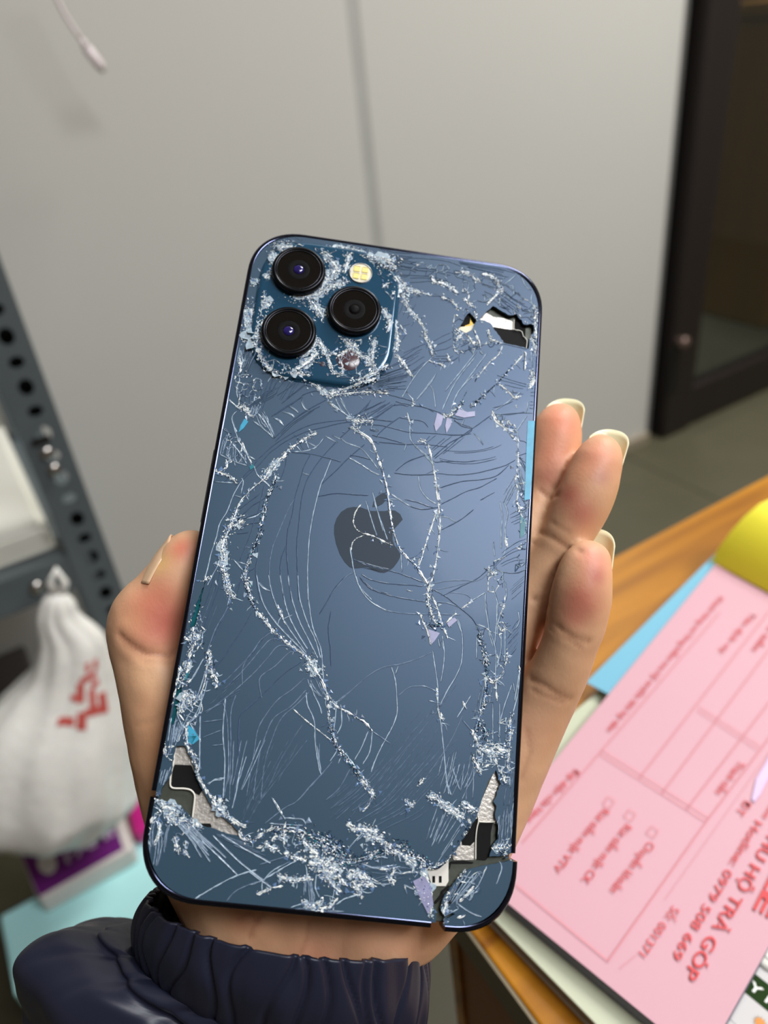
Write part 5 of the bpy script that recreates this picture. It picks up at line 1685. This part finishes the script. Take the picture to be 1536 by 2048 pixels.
# ------------------------------------------------------------------ the hand that holds the phone
# chains of (picture x, y, mm behind the rear glass plane, radius mm)
def hp3(x, y, b_): return at(x, y, phd(x, min(y, 1800)) + b_ / 1000.0)
CH = {
 'thumb': [(382, 1108, 12, 6.0), (371, 1126, 12.5, 7.0), (353, 1160, 13, 7.6), (331, 1203, 15, 9.1), (306, 1242, 16.5, 10.5), (302, 1280, 16.5, 10.1), (307, 1312, 16.8, 9.7),
           (322, 1370, 16.5, 9.9), (340, 1440, 18, 10.5), (368, 1520, 20, 12.0), (410, 1600, 23, 14.5), (460, 1690, 26, 17.0), (520, 1790, 27, 18)],
 'pinky': [(1176, 1125, 1, 5.5), (1170, 1145, 1, 6.4), (1163, 1190, 2, 7.2), (1153, 1240, 4, 7.1), (1140, 1285, 6, 6.6), (1122, 1335, 9, 6.9), (1096, 1385, 13, 7.4), (1068, 1440, 15.5, 7.8),
           (1030, 1510, 18, 8.6), (980, 1590, 22, 10.5), (900, 1700, 24, 13), (790, 1800, 24, 15)],
 'ring': [(1201, 912, 3, 5.4), (1193, 932, 3, 6.4), (1174, 985, 4.5, 7.1), (1150, 1035, 7, 7.0), (1126, 1082, 10, 6.6), (1098, 1135, 13.5, 7.1), (1066, 1195, 16, 7.6), (1020, 1265, 18, 7.9),
          (950, 1360, 22, 9.5), (860, 1520, 25, 12), (740, 1700, 26, 14), (700, 1800, 26, 15)],
 'middle': [(1118, 848, 13, 5.7), (1112, 868, 13, 6.9), (1104, 905, 14, 7.5), (1094, 950, 14.5, 7.3), (1078, 1000, 16, 7.0), (1040, 1065, 17, 7.6), (980, 1140, 19, 8.0),
            (880, 1280, 22, 9.5), (780, 1480, 25, 12), (670, 1690, 26, 14)],
 'index': [(840, 905, 17, 6.0), (830, 940, 17.5, 7.3), (810, 1000, 18, 7.4), (790, 1060, 18.5, 7.6), (750, 1150, 19.5, 8.4), (700, 1280, 21, 10), (640, 1450, 24, 12), (590, 1650, 25, 15)],
 'wrist_a': [(560, 1700, 25, 17), (600, 1850, 26, 15.5), (560, 1990, 30, 15.5), (520, 2150, 36, 17), (480, 2500, 50, 20)],
 'wrist_b': [(800, 1740, 22, 13), (752, 1836, 21, 13.5), (712, 1900, 24, 12.0), (672, 1960, 29, 11.5), (640, 2020, 33, 12), (610, 2200, 38, 15), (580, 2500, 50, 18)],
 'wrist_c': [(670, 1750, 24, 15), (655, 1880, 24, 13), (620, 1980, 30, 13.5), (590, 2200, 38, 16)],
 'web_a': [(640, 1560, 26, 12), (760, 1600, 26, 12), (880, 1600, 25, 11)],
}
sp_v, sp_f = [], []
bm = bmesh.new(); bmesh.ops.create_icosphere(bm, subdivisions=3, radius=1)
iv = np.array([v.co[:] for v in bm.verts]); ifc = np.array([[v.index for v in f.verts] for f in bm.faces]); bm.free()
def dens(pts, dmax):
    P = np.array(pts); out = []
    for i in range(len(P) - 1):
        a, b2, c, d = P[max(i - 1, 0)], P[i], P[i + 1], P[min(i + 2, len(P) - 1)]
        k = max(2, int(np.linalg.norm((c - b2)[:3]) / dmax))
        for j in range(k):
            t = j / k; out.append(.5 * ((2 * b2) + (-a + c) * t + (2 * a - 5 * b2 + 4 * c - d) * t * t + (-a + 3 * b2 - 3 * c + d) * t ** 3))
    out.append(P[-1]); return out
allv, allf, k0 = [], [], 0
AX = {}
for nm, ch in CH.items():
    P = [list(hp3(x, y, b_)) + [r / 1000] for x, y, b_, r in ch]; D = dens(P, .0011); AX[nm] = np.array(D)
    for q in D:
        allv.append(iv * q[3] + q[:3]); allf.append(ifc + k0); k0 += len(iv)
allv = np.vstack(allv); allf = np.vstack(allf)
me = bpy.data.meshes.new('hand_raw'); me.from_pydata(allv.tolist(), [], allf.tolist())
ho = bpy.data.objects.new('hand_raw', me); S.collection.objects.link(ho)
md = ho.modifiers.new('r', 'REMESH'); md.mode = 'VOXEL'; md.voxel_size = .00075
md = ho.modifiers.new('s', 'SMOOTH'); md.factor = .5; md.iterations = 8
dg = bpy.context.evaluated_depsgraph_get()
hm = bpy.data.meshes.new_from_object(ho.evaluated_get(dg)); bpy.data.objects.remove(ho); hm.name = 'person'
nv = len(hm.vertices); co = np.empty(nv * 3); hm.vertices.foreach_get('co', co); co = co.reshape(-1, 3)
no = np.empty(nv * 3); hm.vertices.foreach_get('normal', no); no = no.reshape(-1, 3)
cc_ = (co - CAM) @ R; dp = -cc_[:, 2]; pxy = np.c_[CX + cc_[:, 0] / dp * F, CY - cc_[:, 1] / dp * F]
def surf(x, y):
    d = np.hypot(pxy[:, 0] - x, pxy[:, 1] - y); m_ = d < 9
    if not m_.any(): return co[np.argmin(d)]
    idx = np.where(m_)[0]; return co[idx[np.argmin(dp[idx])]]
def dist_line(P):
    """distance of the vertices to a polyline on the skin"""
    best = np.full(nv, 1e9)
    for i in range(len(P) - 1):
        a, b2 = P[i], P[i + 1]; ab = b2 - a; L = ab.dot(ab) + 1e-12
        t = np.clip(((co - a) @ ab) / L, 0, 1); best = np.minimum(best, np.linalg.norm(co - (a + t[:, None] * ab), axis=1))
    return best
disp = np.zeros(nv)
CREASE = [([(232, 1272), (262, 1290), (300, 1303), (340, 1304), (352, 1296)], .9, .0010), ([(240, 1292), (290, 1316), (345, 1318)], .25, .0008),
          ([(1084, 1236), (1110, 1258), (1140, 1278), (1183, 1290)], .5, .0008), ([(1092, 1258), (1130, 1284), (1165, 1296)], .3, .0006),
          ([(1054, 1356), (1085, 1372), (1115, 1395), (1146, 1402)], .5, .0009), ([(1058, 1378), (1095, 1398), (1130, 1410)], .35, .0007),
          ([(1074, 1062), (1100, 1080), (1130, 1092), (1158, 1094)], .5, .0008), ([(1098, 1048), (1130, 1068)], .2, .0006),
          ([(1076, 975), (1092, 982), (1108, 984)], .4, .0007), ([(1070, 1190), (1090, 1208)], .5, .0008),
          ([(470, 1836), (500, 1822), (520, 1838)], .35, .0008), ([(505, 1880), (515, 1850), (535, 1830)], .4, .001), ([(600, 1920), (618, 1880), (625, 1848)], .3, .001),
          ([(850, 1905), (846, 1885), (850, 1870)], .2, .0008), ([(1050, 1560), (1060, 1500), (1048, 1460)], .3, .0012), ([(262, 1450), (300, 1440), (320, 1420)], .15, .0008)]
for pts, dm, sg in CREASE:
    P = [surf(*q) for q in pts]; d = dist_line(P)
    disp -= .6 * dm / 1000 * np.exp(-(d / (sg * .75)) ** 2); disp += .12 * dm / 1000 * np.exp(-((d - 2.4 * sg) / (sg * 1.3)) ** 2)
for i in np.where(np.ones(nv))[0][::1]:
    pass
nz = np.array([noise.noise(Vector(c * 220)) for c in co]); disp += nz * .00013
co2 = co + no * disp[:, None]
hm.vertices.foreach_set('co', co2.ravel()); hm.update()
# skin colour: base tone with redder pads and knuckles, shade painted into the creases
base = np.array(lin((222, 174, 136))[:3]); colr = np.tile(base, (nv, 1))
BL = [((300, 1215), 9, (206, 118, 94), .75), ((335, 1250), 8, (196, 100, 86), .75), ((262, 1235), 5, (226, 172, 128), .4), ((368, 1090), 4.0, (214, 120, 96), .8), ((330, 1180), 4, (214, 130, 100), .4), ((318, 1120), 3.2, (236, 196, 120), .6),
      ((1130, 830), 8, (226, 136, 108), .8), ((1105, 900), 7, (214, 122, 98), .6), ((1090, 950), 5, (176, 96, 80), .6), ((1195, 900), 7, (222, 142, 118), .7), ((1130, 990), 4.5, (190, 96, 84), .7), ((1160, 1030), 4.5, (196, 104, 92), .6), ((1205, 950), 3, (176, 120, 122), .4), ((1150, 940), 5, (222, 152, 116), .5),
      ((1195, 1110), 5.5, (222, 136, 122), .7), ((1200, 1150), 3, (182, 88, 82), .6), ((1158, 1195), 6.5, (184, 96, 80), .8), ((1140, 1235), 4, (200, 120, 100), .6), ((1115, 1330), 6, (206, 160, 122), .4), ((1080, 1440), 9, (196, 144, 112), .5),
      ((1080, 1170), 6, (210, 164, 124), .5), ((290, 1350), 6, (232, 188, 146), .5), ((300, 1420), 8, (224, 166, 126), .5), ((300, 1500), 9, (228, 164, 118), .5), ((560, 1850), 10, (206, 148, 112), .6), ((640, 1930), 7, (206, 120, 100), .5), ((790, 1890), 12, (222, 168, 136), .6), ((700, 1870), 10, (214, 160, 124), .5), ((480, 1830), 5, (170, 100, 66), .5)]
for (x, y), r_, c, a in BL:
    p = surf(x, y); d = np.linalg.norm(co - p, axis=1); w = (a * np.exp(-(d / (r_ / 1000 * .8)) ** 2))[:, None]; colr = colr * (1 - w) + np.array(lin(c)[:3]) * w
for pts, dm, sg in CREASE:
    d = dist_line([surf(*q) for q in pts]); w = (min(dm, .6) * .7 * np.exp(-(d / .0006) ** 2))[:, None]; colr = colr * (1 - w) + np.array(lin((150, 84, 58))[:3]) * w
n3 = np.array([noise.noise(Vector(c * 130) + Vector((5, 5, 5))) for c in co])[:, None]; colr *= 1 + .06 * n3 * np.array([.6, 1.2, 1.2])
ca = hm.color_attributes.new('skin', 'FLOAT_COLOR', 'POINT'); ca.data.foreach_set('color', np.c_[np.clip(colr, 0, 1), np.ones(nv)].ravel())
hm.materials.clear()
M_skin = mat('skin', (214, 166, 128), .48, spec=.35, sss=.25, attr='skin', bump=(1400, .22, .00025, (1, 1, .35)))
person = link('person', hm, M_skin, None, True)
tag(person, 'left hand with long nails gripping the broken phone, dark navy jacket cuff', 'person')

# nails: thin curved shells on the backs of the tips
M_nail = mat('nail_free_edge', (232, 222, 184), .28, spec=.6, mottle=(200, .03), sss=.1)
def nail(tip, prev, bx, by, bz, r, back_len, over, phi, name='fingernail', m=None, lift=0.0, tap=.0):
    """tip/prev: 3-D axis points, (bx,by,bz): direction of the back of the finger in picture axes (right, down, away)"""
    a = tip - prev; a /= np.linalg.norm(a); b_ = R @ np.array([bx, -by, -bz]); b_ -= a * a.dot(b_); b_ /= np.linalg.norm(b_); s = np.cross(a, b_)
    NUx, NVx = 18, 14; V, Fs = [], []; ph_ = math.radians(phi)
    for lay in (0, 1):
        for j in range(NVx + 1):
            v = j / NVx
            for i in range(NUx + 1):
                u = -1 + 2 * i / NUx
                e = over - .0042 * abs(u) ** 2.3; s0 = -back_len + .0012 * abs(u) ** 2
                l = s0 + (e - s0) * v; rr_ = r * (1 - .10 * max(0, v - .6) - tap * v * v) - (.00035 if lay else 0) + lift
                ang = u * ph_ * (1 - .12 * v); V.append(tip + a * l + (b_ * math.cos(ang) + s * math.sin(ang)) * rr_)
    n = (NUx + 1) * (NVx + 1); W_ = NUx + 1
    for j in range(NVx):
        for i in range(NUx):
            q = j * W_ + i; Fs.append((q, q + 1, q + W_ + 1, q + W_)); Fs.append((q + n, q + W_ + n, q + W_ + 1 + n, q + 1 + n))
    for i in range(NUx):
        q = NVx * W_ + i; Fs.append((q, q + 1, q + 1 + n, q + n)); Fs.append((i + 1, i, i + n, i + 1 + n))
    for j in range(NVx):
        q = j * W_; Fs.append((q, q + W_, q + W_ + n, q + n)); q += NUx; Fs.append((q + W_, q, q + n, q + W_ + n))
    return mesh(name, V, Fs, m or M_nail, person, True)
def ax(nm, i): return hp3(*CH[nm][i][:3])
nail(ax('middle', 0), ax('middle', 2), .45, -.1, .9, .0062, .010, .0098, 72)
nail(ax('ring', 0), ax('ring', 2), .5, -.1, .85, .0060, .010, .0098, 72)
nail(ax('pinky', 0), ax('pinky', 2), .45, -.1, .9, .0060, .009, .0098, 70)
nail(ax('index', 0), ax('index', 2), .1, 0, 1, .0062, .010, .0098, 70)
nail(hp3(375, 1118, 12.2), hp3(322, 1215, 13.2), -.93, -.3, .02, .0076, .0105, .0036, 62, 'thumbnail', mat('thumb_nail', (226, 184, 148), .3, spec=.5, mottle=(200, .04), sss=.1), .0, .13)

# ---- jacket sleeve: gathered elastic cuff and the ballooning sleeve below it
M_nvy = mat('navy_nylon', (38, 41, 60), .42, spec=.45, mottle=(40, .12), bump=(900, .1, .0002))
SR = [  # left px, right px, mm behind phone plane of the ring's middle, thickness mm (half)
 ((296, 1786), (858, 1880), 25, 23), ((287, 1812), (855, 1925), 27, 24), ((280, 1842), (851, 1985), 29, 24.5), ((275, 1872), (846, 2045), 32, 24.5), ((272, 1900), (840, 2110), 35, 24)]
SB = [((274, 1886), (841, 2090), 34.5, 24.4), ((232, 1860), (840, 2115), 36, 25.5), ((165, 1850), (836, 2140), 38, 27), ((100, 1864), (832, 2165), 40, 28), ((58, 1894), (828, 2190), 42, 29), ((46, 1932), (824, 2215), 44, 30),
      ((50, 1980), (820, 2250), 47, 30), ((58, 2040), (816, 2310), 50, 30), ((60, 2160), (812, 2450), 58, 32), ((60, 2420), (805, 2750), 70, 36)]
def sleeve(rings, nu, nvv, fn, name, tilt=.0):
    Rg = [(at(l[0], l[1], phd((l[0] + r_[0]) / 2, 1850) + d / 1000), at(r_[0], r_[1], phd((l[0] + r_[0]) / 2, 1850) + d / 1000), th / 1000) for l, r_, d, th in rings]
    V, Fs = [], []; fw = R @ np.array([0, 0, 1.0])
    for j in range(nvv + 1):
        s = j / nvv * (len(Rg) - 1); i = min(int(s), len(Rg) - 2); t = s - i
        g = lambda k: Rg[min(max(k, 0), len(Rg) - 1)]
        def cr_(q): a, b2, c, d = g(i - 1)[q], g(i)[q], g(i + 1)[q], g(i + 2)[q]; return .5 * ((2 * b2) + (c - a) * t + (2 * a - 5 * b2 + 4 * c - d) * t * t + (3 * b2 - a - 3 * c + d) * t ** 3)
        l, r_, th = cr_(0), cr_(1), cr_(2); c = (l + r_) / 2; h = (r_ - l) / 2
        ln_ = np.cross(h / np.linalg.norm(h), fw); ln_ /= np.linalg.norm(ln_)      # along the sleeve
        dn = fw * .93 + (ln_ if ln_ @ (R @ np.array([0, 1, 0])) > 0 else -ln_) * tilt
        for k in range(nu):
            an = 2 * math.pi * k / nu; o = fn(an, j / nvv)
            rad = h * math.cos(an) + dn * th * math.sin(an)
            V.append(c + rad * (1 + o / np.linalg.norm(rad)))
    for j in range(nvv):
        for k in range(nu): Fs.append((j * nu + k, j * nu + (k + 1) % nu, (j + 1) * nu + (k + 1) % nu, (j + 1) * nu + k))
    o = mesh(name, V, Fs, M_nvy, person, True)
    md = o.modifiers.new('sol', 'SOLIDIFY'); md.thickness = .0007; md.offset = -1
    return o
prg = random.Random(3); PL = []
a_ = 0
while a_ < 2 * math.pi: PL.append(a_); a_ += prg.uniform(.09, .26)
PLW = [prg.uniform(.5, 1) for _ in PL]; PS = [prg.uniform(-.12, .12) for _ in PL]
def cuff_fn(an, v):
    o = 0
    for p, w, s_ in zip(PL, PLW, PS):
        d = (an - p - s_ * (v - .4) - .05 * math.sin(v * 5 + p * 7) + math.pi) % (2 * math.pi) - math.pi
        o -= w * .0016 * math.exp(-(d / .018) ** 2)
    o += .0008 * noise.noise(Vector((math.cos(an) * 7, math.sin(an) * 7, v * 1.2)))
    return o + .0012 * math.sin(math.pi * v) - .001 * max(0, v - .85) / .15
def body_fn(an, v):
    n1_ = noise.noise(Vector((math.cos(an) * 2.2, math.sin(an) * 2.2, v * 3.5)))
    pl = 0
    for p, w, s_ in zip(PL[::2], PLW[::2], PS[::2]):
        d = (an - p - 2.2 * s_ * v + math.pi) % (2 * math.pi) - math.pi
        pl -= w * .0024 * math.exp(-(d / .05) ** 2) * math.exp(-v * 5)
    f1_ = math.exp(-((v - (.30 + .10 * math.cos(an))) / .035) ** 2)
    f2_ = math.exp(-((v - (.55 - .14 * math.cos(an * 1.0 + .6))) / .05) ** 2)
    return pl + .0045 * n1_ * min(1, v * 4) - .0035 * f1_ * (1 if math.cos(an) < .3 else .4) - .002 * f2_
sleeve(SR, 420, 26, cuff_fn, 'elastic_cuff', .15)
sleeve(SB, 300, 90, body_fn, 'jacket_sleeve', .15)
